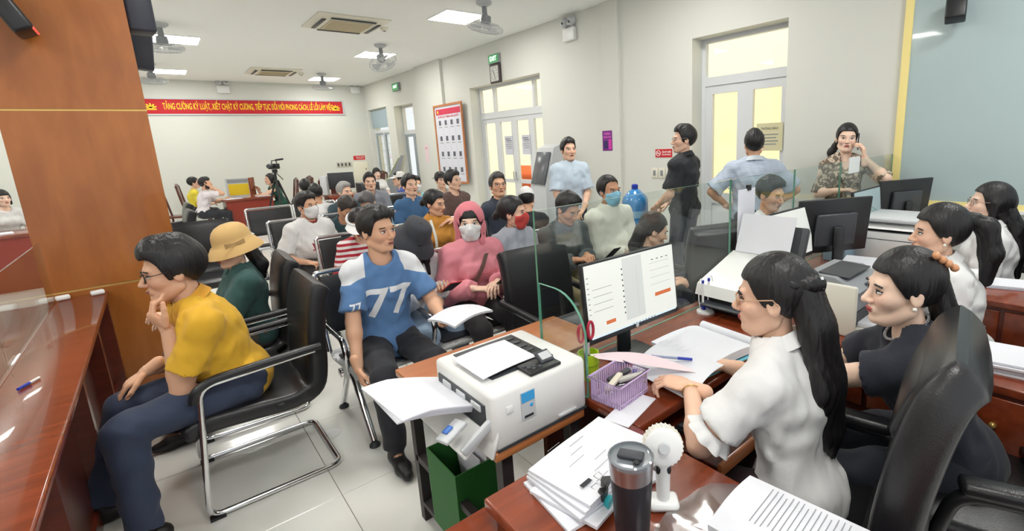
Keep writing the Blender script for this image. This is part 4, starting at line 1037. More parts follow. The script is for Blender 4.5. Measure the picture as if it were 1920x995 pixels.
# ------------------------------------------------------------------ left counter
t = thing('left_counter', (0, 0, 0), 'long red brown counter along the left edge running to the column', 'counter')
MB().span((-.62, .2, .715), (-.37, 4.66, DZ), .008).build('front_ledge', M_REDWOOD, t)
MB().span((-1.5, .2, .69), (-.626, 4.66, .735), .004).build('worktop', M_REDWOOD, t)
MB().span((-.47, .2, 0), (-.45, 4.66, .715)).build('front_panel', M_DARKWOOD, t, False)
for y in (2.1, 2.95, 3.8, 4.6): MB().span((-.45, y, 0), (-.385, y+.05, .715)).build('post', M_DARKWOOD, t, False)
MB().span((-.455, .2, .0), (-.435, 4.66, .09)).build('plinth', M_DARKWOOD, t, False)
t = thing('counter_glass', (-.63, 0, DZ), 'clear glass screen standing on the left counter', 'partition')
for y0, y1 in ((.3, 1.75), (1.76, 3.2), (3.21, 4.6)): MB().span((-.004, y0, .001), (.004, y1, .4)).build('pane', M_PGLASS, t, False)
for i, (x, y) in enumerate(((-.42, 4.6), (-.59, 4.62))): tag(MB().box((x, y, DZ+.016), (.07, .05, .03), eul(0, 0, .2), .008).build('glass_clip', M_WHITE, None), ['white glass clip at the outer end of the left counter', 'white glass clip beside the left counter glass'][i], 'clip')
t = thing('ballpoint_pen', (-.52, 2.93, DZ+.007), 'blue and white pen lying on the left counter', 'pen', rz=1.1)
MB().cyl((-.07, 0, 0), (.03, 0, 0), .0055).build('barrel', M_WHITE, t); MB().cyl((-.075, 0, 0), (-.02, 0, 0), .0062).build('cap', mat('blue_plastic', (40, 60, 170), .35), t)
for i, (x, y, c, l) in enumerate(((-1.0, 3.3, (220, 218, 212), 'paper pile behind the left counter glass'), (-.95, 2.6, (60, 90, 150), 'blue folder behind the left counter glass'), (-1.2, 3.9, (214, 196, 150), 'tan envelope behind the left counter glass'))):
    tag(MB().box((x, y, .735+.014), (.22, .3, .026), rotz(.2*i), .003).build('document_pile', mat('doc_%d' % i, c, .8), None), l, 'documents')

# ------------------------------------------------------------------ printer table, printer
t = thing('printer_table', (0, 0, 0), 'orange wood table on dark steel legs under the white printer', 'table')
TZ = .725
MB().span((.64, 1.16, TZ-.03), (1.0, 1.96, TZ), .004).build('tabletop', M_ORWOOD, t)
MB().span((1.002, 1.56, TZ-.03), (1.5, 1.96, TZ), .004).build('tabletop', M_ORWOOD, t)
for x, y in ((.69, 1.2), (.97, 1.2), (.69, 1.92), (1.46, 1.92)): MB().span((x-.02, y-.02, 0), (x+.02, y+.02, TZ-.03)).build('leg', M_STEELDK, t, False)
MB().span((.67, 1.2, .3), (.7, 1.92, .33)).build('rail', M_STEELDK, t, False); MB().span((.69, 1.185, .3), (.97, 1.215, .33)).build('rail', M_STEELDK, t, False)
MB().span((.67, 1.2, .08), (1.0, 1.94, .1)).build('lower_shelf', M_STEELDK, t, False)
M_PW = mat('printer_white', (228, 228, 226), .38)
t = thing('laser_printer', (.826, 1.34, TZ), 'white laser printer with open manual tray in the foreground', 'printer'); t.scale = (.96, .96, .96)
MB().span((-.195, -.19, .0), (.195, .205, .2), .018).build('housing', M_PW, t)
MB().span((-.185, -.192, .004), (.19, -.188, .012)).build('base_gap', M_DGREY, t, False)
# recessed output bin on top
m = MB(); m.bm.free(); m.bm = bmesh.new()
MB().span((-.135, -.1, .198), (.12, .17, .2035)).build('output_bin', M_DGREY, t, False)
MB().span((.02, -.08, .2), (.115, .15, .2065), .002).build('roller_slot', M_BLACK, t)
for k in range(5): MB().span((.03, -.06+.045*k, .2062), (.1, -.045+.045*k, .209)).build('rib', M_DGREY, t, False)
MB().sheet(lambda u, v: (-.17+.235*u, -.105+.21*v+.03*u, .2075+.018*(1-u)*.6+.004*math.sin(u*3)), 6, 3, .002).build('printed_sheet', M_PAPER, t)
p = MB().box((.03, -.135, .207), (.13, .085, .012), eul(0, 0, 0), .004).build('control_panel', M_BLACK, t)
MB().box((.065, -.12, .222), (.055, .05, .012), eul(.5, 0, 0), .003).build('display', M_DGREY, p); MB().box((.065, -.125, .2285), (.042, .03, .004), eul(.5, 0, 0)).build('screen', M_LGREY, p, False)
for bx, by in ((-.015, -.14), (.005, -.14), (-.005, -.155), (-.02, -.12), (.02, -.155)): MB().lathe([(.008, 0), (.007, .004)], (bx, by, .2125), 10).build('button', M_DGREY, p)
s = MB().span((-.09, -.1935, .075), (-.035, -.1905, .17)).build('energy_sticker', M_LGREY, t, False)
MB().span((-.088, -.195, .135), (-.037, -.1936, .168)).build('blue_band', mat('sticker_blue', (60, 160, 220), .5), s, False); MB().span((-.08, -.195, .08), (-.045, -.1936, .088)).build('barcode', M_INK, s, False); MB().ball((-.05, -.1936, .118), .007, sc=(1, .3, 1)).build('dot', MATS['sticker_blue'], s)
MB().span((.06, -.197, .02), (.14, -.187, .03), .002).build('tray_grip', M_LGREY, t); MB().span((-.145, -.194, .12), (-.12, -.189, .145), .002).build('power_button', M_WHITE, t)
# front face towards -x: opened tray
MB().span((-.2, -.15, .07), (-.185, .17, .155)).build('tray_opening', M_DGREY, t, False)
for k in range(3): MB().span((-.205, -.13+.1*k, .125), (-.19, -.07+.1*k, .148), .004).build('roller_cover', M_LGREY, t)
tr_ = MB().box((-.245, .0, .045), (.1, .33, .012), eul(0, -.62, 0), .004).build('manual_tray', M_PW, t)
MB().box((-.235, -.165, .075), (.13, .018, .03), eul(0, -.5, 0), .004).build('tray_hinge', M_LGREY, tr_); MB().box((-.235, .165, .075), (.13, .018, .03), eul(0, -.5, 0), .004).build('tray_hinge', M_LGREY, tr_)
MB().box((-.3, -.12, .1), (.09, .05, .014), eul(0, -.25, .3), .004).build('paper_guide', M_LGREY, tr_); MB().box((-.31, -.115, .109), (.03, .02, .006), eul(0, -.25, .3), .002).build('guide_clip', mat('clip_blue', (60, 110, 190), .4), tr_)
MB().box((-.19, -.02, .03), (.012, .34, .09), eul(0, .35, 0), .004).build('front_flap', M_PW, t)
st = thing('paper_stack', (.826, 1.34, TZ), 'curled stack of blank paper hanging out of the printer tray', 'paper'); st.scale = (.96, .96, .96)
for i in range(5):
    MB().sheet(lambda u, v, i=i: (-.15-.285*u-.006*i*(v-.5), -.07+.3*v+.02*u-.004*i, .085+.0055*i+.1*u-.03*u*u*u-.02*max(u-.7, 0)*i*.5), 10, 3, .004).build('sheet', M_PAPER, st)
# green box below
t = thing('cardboard_box', (.765, 1.64, .101), 'dark green box with papers inside under the printer table', 'box')
M_GREENB = mat('green_card', (38, 108, 44), .6); M_BROWNC = mat('brown_card_inside', (96, 78, 60), .8)
for a, b in (((-.105, -.125, 0), (.105, -.12, .34)), ((-.105, .12, 0), (.105, .125, .34)), ((-.105, -.12, 0), (-.1, .12, .34)), ((.1, -.12, 0), (.105, .12, .34))): MB().span(a, b).build('side', M_GREENB, t, False)
MB().span((-.1, -.12, 0), (.1, .12, .005)).build('bottom', M_BROWNC, t, False)
for i in range(4): MB().box((.02+.02*i, -.01, .2), (.004, .21, .3), eul(0, .08*i-.1, 0)).build('paper', M_PAPER, t, False)

# ------------------------------------------------------------------ monitors
M_SCR = mat('lit_screen', (214, 217, 212), .3, emit=.3)
def monitor(loc, rz, label, back=False, w=.52, hgt=.31, tilt=-.1, screen=None, stand=True):
    t = thing('computer_monitor', loc, label, 'monitor', 'counter monitors', rz=rz)    # screen faces local -y
    R = eul(tilt, 0, 0); c = Vector((0, 0, .13+hgt/2))
    q = lambda x, y, z: c+R @ Vector((x, y, z))
    MB().box(c, (w, .022, hgt), R, .004).build('bezel', M_BLACK, t)
    MB().box(q(0, .025, -.02), (w*.55, .03, hgt*.6), R, .01).build('rear_housing', M_DGREY, t)
    s = MB().box(q(0, -.0118, .008), (w-.016, .001, hgt-.032), R).build('screen', screen or M_SCR, t, False)
    MB().lathe([(.009, 0), (.008, .001)], q(0, -.0125, -hgt/2+.011), 14, R @ Matrix.Rotation(PI/2, 3, 'X')).build('badge', M_LGREY, t)
    MB().box((0, .055, .15), (.07, .02, .3), None, .006).build('stand', M_BLACK, t); MB().span((-.11, -.04, 0), (.11, .1, .012), .004).build('base', M_BLACK, t)
    return t, s, q
mo, scn, q = monitor((1.392, 1.285, DZ), -.027, 'nearest monitor showing a pale form with two orange buttons')
R = eul(-.1, 0, 0)
def scr(x, z, w, h_, m, nm='screen_mark'): MB().box(q(x, -.0124, z), (w, .0006, h_), R).build(nm, m, scn, False)
scr(.02, .0, .002, .2, M_LGREY); scr(.0, .015, .11, .25, mat('screen_grey', (200, 204, 202), .4, emit=.22)); scr(.17, -.045, .1, .015, M_ORANGE); scr(-.14, -.09, .05, .014, M_ORANGE)
for k in range(9): scr(-.06, .1-.022*k, .006, .006, M_INK)
for k in range(8): scr(-.24, .1-.02*k, .01, .003, M_GREY)
for k in range(4): scr(-.17, .05-.028*k, .1, .0016, M_GREY); scr(.16, .09-.03*k, .12, .0016, M_LGREY); scr(.12+.03*k, .105, .012, .003, M_INK)
scr(0, -.133, .49, .006, mat('screen_taskbar', (190, 208, 222), .4, emit=.4))
for k in range(8): scr(-.02+.018*k, -.133, .008, .005, M_INK)
monitor((2.75, 1.29, DZ), -.02, 'second monitor from the front with blank white screen', w=.53)
monitor((3.14, 1.2, DZ), 2.62, 'dark monitor back beside the blank white screen', w=.5, hgt=.34, screen=M_BLACK)
monitor((3.98, 1.29, DZ), -.02, 'third monitor from the front with grey blue screen', w=.5, screen=mat('grey_blue_screen', (150, 168, 172), .3, emit=.2))
monitor((4.5, 1.2, DZ), 2.7, 'farthest dark monitor back near the grey green board', w=.52, hgt=.34, screen=M_BLACK)
t = tag(MB().span((3.42, 1.22, DZ+.0), (3.7, 1.36, DZ+.27), .004).build('file_box', mat('pale_blue_plastic', (150, 186, 204), .35), None), 'pale blue plastic file box between the dark monitor and the big printer', 'box')

# ------------------------------------------------------------------ desk things
def cup(loc):
    t = thing('pen_cup', loc, 'lime green plastic pen cup holding scissors', 'cup')
    MB().lathe([(.038, 0), (.041, .1), (.038, .1), (.035, .006), (0, .006)], seg=24, caps=False).build('cup', mat('lime_plastic', (176, 206, 40), .35), t)
    MB().lathe([(.0415, .055), (.0415, .06)], seg=24).build('band', mat('lime_dark', (140, 170, 30), .4), t); return t
cup((1.14, 1.285, DZ))
t = thing('scissors', (1.112, 1.262, DZ+.012), 'red handled scissors standing in the lime pen cup', 'scissors')
for s in (-1, 1):
    MB().box((.006*s, 0, .07), (.012, .003, .14), eul(0, .05*s, 0)).build('blade', M_STEEL, t, False)
    MB().tube([(-.014*s+.02*math.cos(a)*.7-.01*s, 0, .185+.033*math.sin(a)) for a in np.linspace(0, 2*PI, 16, endpoint=False)], .0055, 8, True).build('handle', mat('scissor_red', (176, 30, 60), .35), t)
t = thing('desk_basket', (1.115, 1.1, DZ), 'lilac plastic lattice basket with staplers', 'basket', rz=.12)
M_LILAC = mat('lilac_plastic', (206, 182, 222), .4)
MB().span((-.075, -.06, 0), (.075, .06, .004)).build('bottom', M_LILAC, t, False)
b = MB()
for k in range(15): 
    for s in (-1, 1): b.box((-.077+.011*k, .062*s, .045), (.005, .003, .08))
for k in range(11):
    for s in (-1, 1): b.box((.079*s, -.055+.011*k, .045), (.003, .005, .08))
b.build('lattice', M_LILAC, t, False)
MB().tube([(-.085, -.068, .088), (.085, -.068, .088), (.085, .068, .088), (-.085, .068, .088)], .005, 6, True).build('rim', M_LILAC, t); MB().tube([(-.08, -.063, .02), (.08, -.063, .02), (.08, .063, .02), (-.08, .063, .02)], .003, 6, True).build('lower_rim', M_LILAC, t)
for i, (x, y, c, l) in enumerate(((1.085, 1.095, (222, 214, 196), 'cream stapler in the lilac basket'), (1.13, 1.115, (60, 60, 64), 'black stapler in the lilac basket'), (1.15, 1.075, (190, 188, 180), 'grey punch in the lilac basket'))):
    s = thing('stapler', (x, y, DZ+.05), l, 'stapler', rz=.3-.4*i); mm = mat('stapler_%d' % i, c, .4)
    MB().box((0, 0, .02), (.1, .022, .016), eul(0, -.12, 0), .005).build('arm', mm, s); MB().box((0, 0, .0), (.1, .024, .008), None, .003).build('base', M_STEEL, s)
for i, (x, y, a, c, l) in enumerate(((1.27, 1.19, .5, (186, 200, 176), 'pale green identity card lying below the nearest monitor'), (1.3, 1.17, -.4, (206, 190, 150), 'tan identity card lying below the nearest monitor'))):
    tag(MB().box((x, y, DZ+.002+.003*i), (.086, .054, .0015), rotz(a), .0005).build('identity_card', mat('card_%d' % i, c, .4, var=.2, vscale=40), None), l, 'card')
t = thing('tape_dispenser', (1.235, 1.135, DZ), 'small blue plastic clip tool beside the open folder', 'clip', rz=.6)
MB().box((0, 0, .015), (.05, .03, .03), None, .008).build('body', mat('bright_blue_plastic', (40, 90, 200), .35), t); MB().box((.01, 0, .035), (.02, .02, .016), eul(0, .4, 0), .004).build('lever', MATS['bright_blue_plastic'], t)
tag(MB().box((1.08, .995+.02, DZ+.002), (.2, .09, .003), rotz(.25)).build('scrap_paper', M_PAPER, None, False), 'folded scrap paper tucked beside the lilac basket', 'paper')
# open document folder
t = thing('document_folder', (1.56, 1.1, DZ), 'thick open ring folder of documents in front of the nearest monitor', 'folder', rz=-.1)
MB().sheet(lambda u, v: (-.22+.47*u, -.16+.32*v, .004+.004*math.sin(u*PI)), 8, 3, .004).build('cover', mat('aqua_cover', (120, 196, 214), .4), t)
for i in range(5): MB().sheet(lambda u, v, i=i: (-.08+.29*u-.005*i+.012*(u > .96)*0, -.15+.3*v, .012+.007*i+.01*math.sin(u*PI*.9)-.012*max(u-.85, 0)*5), 10, 3, .006).build('page_block', M_PAPER, t)
MB().cyl((.225, -.15, .03), (.225, .15, .03), .022, seg=14).build('rolled_edge', M_PAPER, t)
lf = MB().sheet(lambda u, v: (-.06-.24*u, -.19+.3*v-.05*u, .05+.02*math.sin(u*PI)-.035*u), 10, 4, .0012).build('turned_leaf', M_PAPER, t)
for k in range(5): MB().box((-.1-.015*k*0, .08-.03*k, .068), (.05, .002, .0006)).build('print_line', M_LGREY, lf, False)
tag(MB().sheet(lambda u, v: (1.13+.25*u, 1.22-.29*u+.1*v*.9-.04*v, DZ+.094-.05*u+.035*math.sin(u*PI)*v+.004), 10, 4, .0012).build('pink_sheet', mat('pink_paper', (236, 216, 222), .8), None), 'curling pale pink sheet over the lilac basket', 'paper')
t = thing('ballpoint_pen', (1.36, 1.06, DZ+.075), 'blue ballpoint pen lying on the open documents', 'pen', rot=(0, .12, -.75))
MB().cyl((-.07, 0, 0), (.035, 0, 0), .0045).build('barrel', mat('pen_clear', (150, 160, 190), .2), t); MB().cyl((.02, 0, 0), (.075, 0, 0), .0055).build('cap', MATS['blue_plastic'], t); MB().cyl((-.078, 0, 0), (-.05, 0, 0), .005, .003).build('tip', MATS['blue_plastic'], t)
# keyboard on the tray
t = thing('keyboard', (1.42, .855, .656), 'black computer keyboard on the pull out tray', 'keyboard')
MB().span((-.22, -.075, 0), (.22, .075, .018), .006).build('case', M_BLACK, t)
for r in range(5): 
    kb = MB()
    for k in range(15): kb.box((-.2+.0285*k, -.055+.027*r, .021), (.024, .022, .008), None, .002, 1)
    kb.build('key_row', M_DGREY, t)
# pen stand
t = thing('pen_stand', (2.02, 1.36, DZ), 'white and blue desk pen stand with two corded pens', 'pen stand')
MB().lathe([(.045, 0), (.045, .01), (.03, .02), (0, .022)], seg=20, caps=False).build('base', M_WHITE, t)
for s in (-1, 1):
    p = MB().cyl((.018*s, 0, .02), (.024*s, 0, .06), .012, .009).build('socket', MATS['blue_plastic'], t); MB().cyl((.024*s, 0, .05), (.026*s, 0, .16), .006).build('pen', M_WHITE, p)
    MB().cyl((.026*s, 0, .16), (.026*s, 0, .175), .007).build('pen_tip', MATS['blue_plastic'], p)
    MB().tube([(.026*s, 0, .17), (.045*s, 0, .19), (.06*s, 0, .16), (.06*s, 0, .08), (.05*s, 0, .04), (.03*s, 0, .018)], .003, 6, fillet=.02).build('cord', M_WHITE, p)
# document scanner
t = thing('document_scanner', (2.02, 1.07, DZ), 'white sheet fed document scanner with paper upright in its tray', 'scanner')
MB().span((.02, -.02, 0), (.42, .36, .11), .02).build('base', M_BLACK, t)
MB().prism([(0, .085), (.03, .075), (.4, .11), (.41, .235), (.36, .25), (.02, .14)], .37, face_M((0, .355, 0), (1, 0, 0), (0, 0, 1))).build('cover', M_PW, t)
MB().span((-.05, .04, .05), (.05, .3, .06), .004).build('exit_tray', M_DGREY, t)
MB().box((.43, .17, .3), (.02, .36, .2), eul(0, .35, 0), .006).build('paper_support', M_DGREY, t); MB().box((.42, -.0, .3), (.035, .03, .19), eul(0, .35, 0), .004).build('side_guide', M_DGREY, t); MB().box((.42, .345, .3), (.035, .03, .19), eul(0, .35, 0), .004).build('side_guide', M_DGREY, t)
tag(MB().sheet(lambda u, v: (2.375+.075*v, 1.11+.3*u, 1.0+.2*v), 3, 4, .004).build('scanner_paper', M_PAPER, None), 'blank sheets standing in the document scanner tray', 'paper')
# small grey laser printer
t = thing('desktop_printer', (2.34, .79, DZ), 'small grey and cream laser printer on the return desk', 'printer')
M_CR = mat('printer_cream', (222, 220, 208), .4)
MB().span((-.185, -.08, 0), (-.165, .15, .23), .01).build('side_wall', M_CR, t); MB().span((.165, -.08, 0), (.185, .15, .23), .01).build('side_wall', M_CR, t)
MB().span((-.165, -.06, .0), (.165, .15, .21), .01).build('body', M_GREY, t)
MB().prism([(-.08, .2), (.02, .25), (.15, .25), (.15, .2)], .33, face_M((-.165, 0, 0), (0, 1, 0), (0, 0, 1))).build('top_cover', M_GREY, t)
MB().box((.0, .04, .252), (.26, .13, .006), eul(.05, 0, 0), .002).build('output_bin', M_DGREY, t); MB().box((.05, -.12, .225), (.2, .12, .008), eul(-.2, 0, 0), .003).build('output_flap', mat('smoky_flap', (88, 92, 98), .3), t)
MB().span((-.15, -.065, .04), (.15, -.058, .1)).build('feed_slot', M_BLACK, t, False); MB().span((-.14, -.22, .02), (.14, -.06, .03), .003).build('input_tray', M_CR, t)
tag(MB().box((2.34, .655, DZ+.042), (.21, .2, .02), rotz(.05), .002).build('paper_ream', M_PAPER, None), 'blank paper lying in the small grey printer tray', 'paper')
tag(MB().box((2.38, .53, DZ+.004), (.16, .1, .006), rotz(-.2)).build('paper_slip', M_PAPER, None, False), 'white paper slip in front of the small grey printer', 'paper')
# stacks
def stack(x, y, n, w, d, label, c=(214, 208, 224), z=DZ, rz=0., th=.009, nm='document_stack', jit=.012):
    t = thing(nm, (x, y, z), label, 'documents', rz=rz); rg = random.Random(int(x*100+y*10)); mm = mat('paper_%d_%d_%d' % c, c, .85)
    for i in range(n): MB().box((rg.uniform(-jit, jit), rg.uniform(-jit, jit), th*(i+.5)), (w, d, th*.82), rotz(rg.uniform(-.05, .05))).build('file', mm if i < n-1 else M_PAPER, t, False)
    return t
stack(3.16, 1.03, 10, .3, .22, 'tall pile of lilac edged files beside the big white printer', rz=.2)
stack(2.28, .16, 5, .21, .3, 'pile of white papers at the right edge on the return desk', (225, 225, 232), rz=.1)
stack(2.55, .46, 2, .2, .16, 'few white papers behind the woman in navy', (230, 230, 236), rz=-.3)
stack(3.46, .36, 2, .18, .28, 'booklet on the desk behind the woman with the ponytail', (196, 200, 214), rz=.3)
for i, (x, y, l) in enumerate(((3.36, .52, 'white roll of tape on the desk behind the ponytail'), (3.46, .6, 'cream tissue ball on the desk behind the ponytail'))):
    t = thing('desk_clutter', (x, y, DZ), l, 'stationery')
    if i == 0: MB().lathe([(.02, -.03), (.045, -.03), (.045, .03), (.02, .03), (.02, -.03)], (0, 0, .045), 18, eul(PI/2, 0, .4), False).build('roll', M_WHITE, t)
    else:
        for k in range(5): MB().ball((.03*math.cos(k*1.3), .03*math.sin(k*1.3), .03), .03, sc=(1, .8, 1)).build('fold', mat('cream_tissue', (236, 226, 196), .8), t)
# multifunction printer
t = thing('multifunction_printer', (3.82, 1.03, DZ), 'big white multifunction printer on the far part of the counter', 'printer')
MB().span((-.23, -.21, 0), (.23, .2, .2), .012).build('housing', M_PW, t); MB().span((-.232, -.212, .15), (.232, .2, .154)).build('gap_line', M_BLACK, t, False)
MB().prism([(-.23, .22), (-.1, .26), (.23, .26), (.23, .2), (-.02, .2), (-.06, .225)], .38, face_M((0, .19, 0), (1, 0, 0), (0, 0, 1))).build('scanner_bridge', M_PW, t)
MB().span((-.2, -.18, .26), (.22, .19, .29), .012).build('scanner_lid', M_LGREY, t); MB().span((-.22, -.2, .2), (-.05, .19, .206)).build('output_tray', M_DGREY, t, False); MB().box((-.15, -.2, .225), (.14, .05, .02), eul(.5, 0, 0), .004).build('control_panel', M_GREY, t)
# foreground papers, tumbler, fan, plastic bag
t = thing('clipped_papers', (.782, .872, DZ), 'thick pile of clipped application papers in the foreground', 'documents', rz=.08)
for i in range(5):
    rg = random.Random(i+3)
    MB().sheet(lambda u, v, i=i: (-.15+.3*u-.008*(4-i), -.105+.21*v-.012*(4-i)*.6, .006+.0095*i+.006*math.sin(u*PI)*(i/4)+.03*max(u-.8, 0)*(1 if i == 4 else 0)), 8, 4, .008).xf(Matrix.Rotation(.06*(i-3)*(-1)**i, 4, 'Z')).build('paper_set', M_PAPER, t)
for i, (x, y, z, c) in enumerate(((-.07, -.108, .052, (20, 20, 22)), (-.09, -.116, .036, (20, 20, 22)), (-.085, -.128, .018, (40, 170, 180)))):
    c_ = MB().prism([(-.016, 0), (.016, 0), (.006, .018), (-.006, .018)], .02, Matrix.Translation((x, y, z)) @ Matrix.Rotation(.3, 4, 'Z')).build('binder_clip', mat('clip_%d_%d_%d' % c, c, .4), t)
    MB().tube([(x-.006, y+.01, z+.01), (x-.01, y+.04, z+.016), (x+.01, y+.04, z+.016), (x+.006, y+.01, z+.01)], .0012, 5).build('wire', M_CHROME, c_)
MB().box((-.1, -.06, .0565), (.035, .012, .0006), rotz(.05)).build('barcode', M_INK, t, False)
for k in range(7): MB().box((-.06+.03*(k % 3), .0+.03*k-.08, .0625), (.05+.01*(k % 2), .0015, .0005), rotz(.1)).build('print_line', M_GREY, t, False)
t = thing('tumbler', (.69, .652, DZ), 'black insulated tumbler with steel rim and clear lid', 'tumbler'); t.scale = (1.14, 1.14, 1.14)
MB().lathe([(.031, 0), (.033, .004), (.041, .14), (.041, .142)], seg=32).build('body', mat('navy_black_coating', (28, 30, 38), .5), t); MB().lathe([(.0412, .142), (.0435, .178), (.041, .18), (.038, .15)], seg=32, caps=False).build('rim', M_STEEL, t)
l_ = MB().lathe([(.044, .176), (.0445, .184), (.041, .186), (.04, .18), (0, .179)], seg=32, caps=False).build('lid', mat('smoky_lid', (120, 126, 132), .08, spec=.8, coat=.6), t)
MB().box((0, .0, .185), (.024, .05, .008), eul(0, 0, .5), .003).build('slider', M_DGREY, l_); MB().ball((-.008, -.022, .184), .007, sc=(1, 1, .5)).build('knob', M_BLACK, l_)
t = thing('handheld_fan', (.815, .665, DZ), 'white handheld mini fan standing on the foreground desk', 'fan', rz=-.75)
MB().box((0, 0, .012), (.075, .055, .024), None, .011).build('base', M_WHITE, t); MB().loft([((0, 0, .02), .016), ((0, 0, .1), .018), ((0, .0, .125), .016)], 14).build('handle', M_WHITE, t)
MB().box((0, -.0, .107), (.037, .03, .022), None, .006).build('collar', M_BLACK, t)
R = eul(PI/2-.25, 0, 0)
MB().lathe([(.038, .022), (.045, .018), (.046, -.015), (.04, -.022), (.015, -.024)], (0, 0, .168), 28, R).build('head', M_WHITE, t)
fb = MB()
for k in range(28):
    a = k*2*PI/28; fb.box(Vector((0, 0, .168))+R @ Vector((.0458*math.cos(a), .0458*math.sin(a), .0)), (.004, .0035, .03), R @ rotz(a))
fb.build('grille_rib', M_IVORY, t, False); MB().lathe([(.014, .026), (.012, .03)], (0, 0, .168), 16, R).build('hub', M_LGREY, t)
M_BAG = glass('clear_plastic', (.93, .93, .93), .4, .1)
t = thing('plastic_bag', (.9, .43, DZ), 'clear plastic bag holding printed documents in the foreground', 'bag', rz=.08)
def bagf(u, v):
    th = 2*PI*v; r = .02+.98*u; wob = 1+.06*math.sin(3*th)
    return (-.07+.21*r*math.cos(th)*wob, .03+.2*r*math.sin(th)*wob, .016*(1-r*r)+.005*math.sin(9*th+6*r)*r*r+.006)
MB().sheet(bagf, 8, 36, .0008).build('film', M_BAG, t)
p = MB().sheet(lambda u, v: (-.085+.21*u, -.2+.31*v, .03+.012*math.sin(u*PI)), 5, 5, .02).build('document', M_PAPER, t)
for k in range(16): MB().box(Vector((.035, .04-.012*k, .0525)), (.13-.02*(k % 4 == 3), .002, .0005), None).build('print_line', M_GREY, p, False)
MB().box((-.085, .02, .045), (.02, .03, .016), None, .003).build('binder_clip', M_BLACK, t)

# ------------------------------------------------------------------ hall things
t = thing('touch_kiosk', (4.62, 5.95, 0), 'white self service kiosk with dark slanted screen by the wide door', 'kiosk', rz=-PI/2-.15)
MB().prism([(-.2, 0), (.2, 0), (.2, 1.55), (.1, 1.6), (-.03, 1.55), (-.2, .95)], .5, face_M((-.25, 0, 0), (0, 1, 0), (0, 0, 1))).build('cabinet', M_LGREY, t); 
MB().box((0, -.135, 1.25), (.42, .012, .5), eul(-.28, 0, 0), .004).build('screen', mat('kiosk_screen', (84, 88, 94), .2), t)
t = thing('information_stand', (4.45, 12.2, 0), 'grey slanted information stand in the far corner', 'kiosk', rz=-PI/2-.5)
MB().prism([(-.2, 0), (.2, 0), (.25, .9), (.42, 1.45), (.36, 1.48), (-.1, .75)], .5, face_M((-.25, 0, 0), (0, 1, 0), (0, 0, 1))).build('cabinet', M_GREY, t); MB().box((0, .1, 1.13), (.4, .012, .7), eul(-.56, 0, 0), .004).build('screen', mat('stand_screen', (186, 196, 150), .2, emit=.2), t)
t = thing('water_bottle', (3.76, 3.4, .7), 'large blue water cooler bottle behind the man in the cream jacket', 'bottle')
MB().lathe([(.12, 0), (.135, .02), (.135, .3), (.12, .34), (.06, .4), (.03, .42)], seg=28).build('bottle', mat('blue_water', (52, 134, 200), .15, spec=.6, coat=.4), t)
MB().lathe([(.034, .42), (.034, .46), (.02, .47)], seg=16).build('cap', MATS['blue_plastic'], t); MB().lathe([(.1362, .13), (.1362, .2)], seg=28).build('label', mat('bottle_label', (150, 190, 220), .4), t)
t = thing('water_stand', (3.76, 3.4, 0), 'small white stand carrying the blue water bottle', 'stand')
MB().span((-.16, -.16, .0), (.16, .16, .698), .02).build('cabinet', M_WHITE, t); MB().span((-.03, -.17, .52), (.03, -.158, .57), .004).build('tap', MATS['blue_plastic'], t)
# far desk with the yellow notice, camera tripod
def far_desk(x0, x1, y0, y1, label):
    t = thing('office_desk', (0, 0, 0), label, 'desk'); MB().span((x0, y0, .72), (x1, y1, .76), .006).build('desktop', M_REDWOOD, t)
    MB().span((x0+.04, y0+.04, 0), (x1-.04, y0+.07, .72)).build('front_panel', mat('red_desk_panel', (140, 50, 34), .35), t, False)
    for x in (x0+.04, x1-.07): MB().span((x, y0+.07, 0), (x+.03, y1-.04, .72)).build('side_panel', M_DARKWOOD, t, False)
far_desk(1.02, 1.95, 12.3, 13.1, 'red brown desk at the back between the man phoning and the woman in green'); far_desk(2.65, 3.68, 10.6, 11.3, 'red brown computer desk at the back right')
far_desk(-2.4, -1.2, 9.6, 10.4, 'desk at the far left behind the column')
t = thing('desk_screen', (1.36, 12.62, .76), 'wooden desk divider with a yellow notice facing the left chair', 'divider', rz=-.5)
MB().span((-.24, -.02, 0), (.24, .02, .42)).build('board', M_LGREY, t, False); MB().span((-.19, -.024, .06), (.2, -.02, .3)).build('yellow_notice', mat('yellow_paper', (222, 190, 30), .6), t, False); MB().span((-.2, -.0235, .32), (.2, -.02, .4)).build('header_strip', M_GREY, t, False); MB().span((.24, -.1, 0), (.27, .12, .42)).build('wood_side', M_REDWOOD, t, False)
for x, y, l in ((1.2, 12.42, 'open papers on the back desk before the man phoning'), (1.76, 12.5, 'open papers on the back desk before the woman in green')): tag(MB().box((x, y, .766), (.3, .22, .01), rotz(.2)).build('desk_papers', M_PAPER, None, False), l, 'paper')
t = thing('video_tripod', (1.89, 11.5, 0), 'black video camera tripod standing near the back desk', 'tripod')
for k in range(3):
    a = k*2*PI/3+.4; c, s = math.cos(a), math.sin(a); MB().loft([((.42*c, .42*s, .01), .012), ((.2*c, .2*s, .62), .017), ((.03*c, .03*s, 1.12), .022)], 8).build('leg', M_BLACK, t)
MB().cyl((0, 0, .9), (0, 0, 1.28), .022).build('centre_column', M_BLACK, t); MB().box((0, 0, 1.31), (.09, .09, .07), None, .01).build('fluid_head', M_BLACK, t); MB().tube([(0, 0, 1.3), (.16, .2, 1.12)], .009, 6).build('pan_handle', M_BLACK, t)
t = thing('video_camera', (1.89, 11.5, 1.348), 'black video camera on the tripod with raised screen', 'camera'); t.scale = (.72, .72, .72)
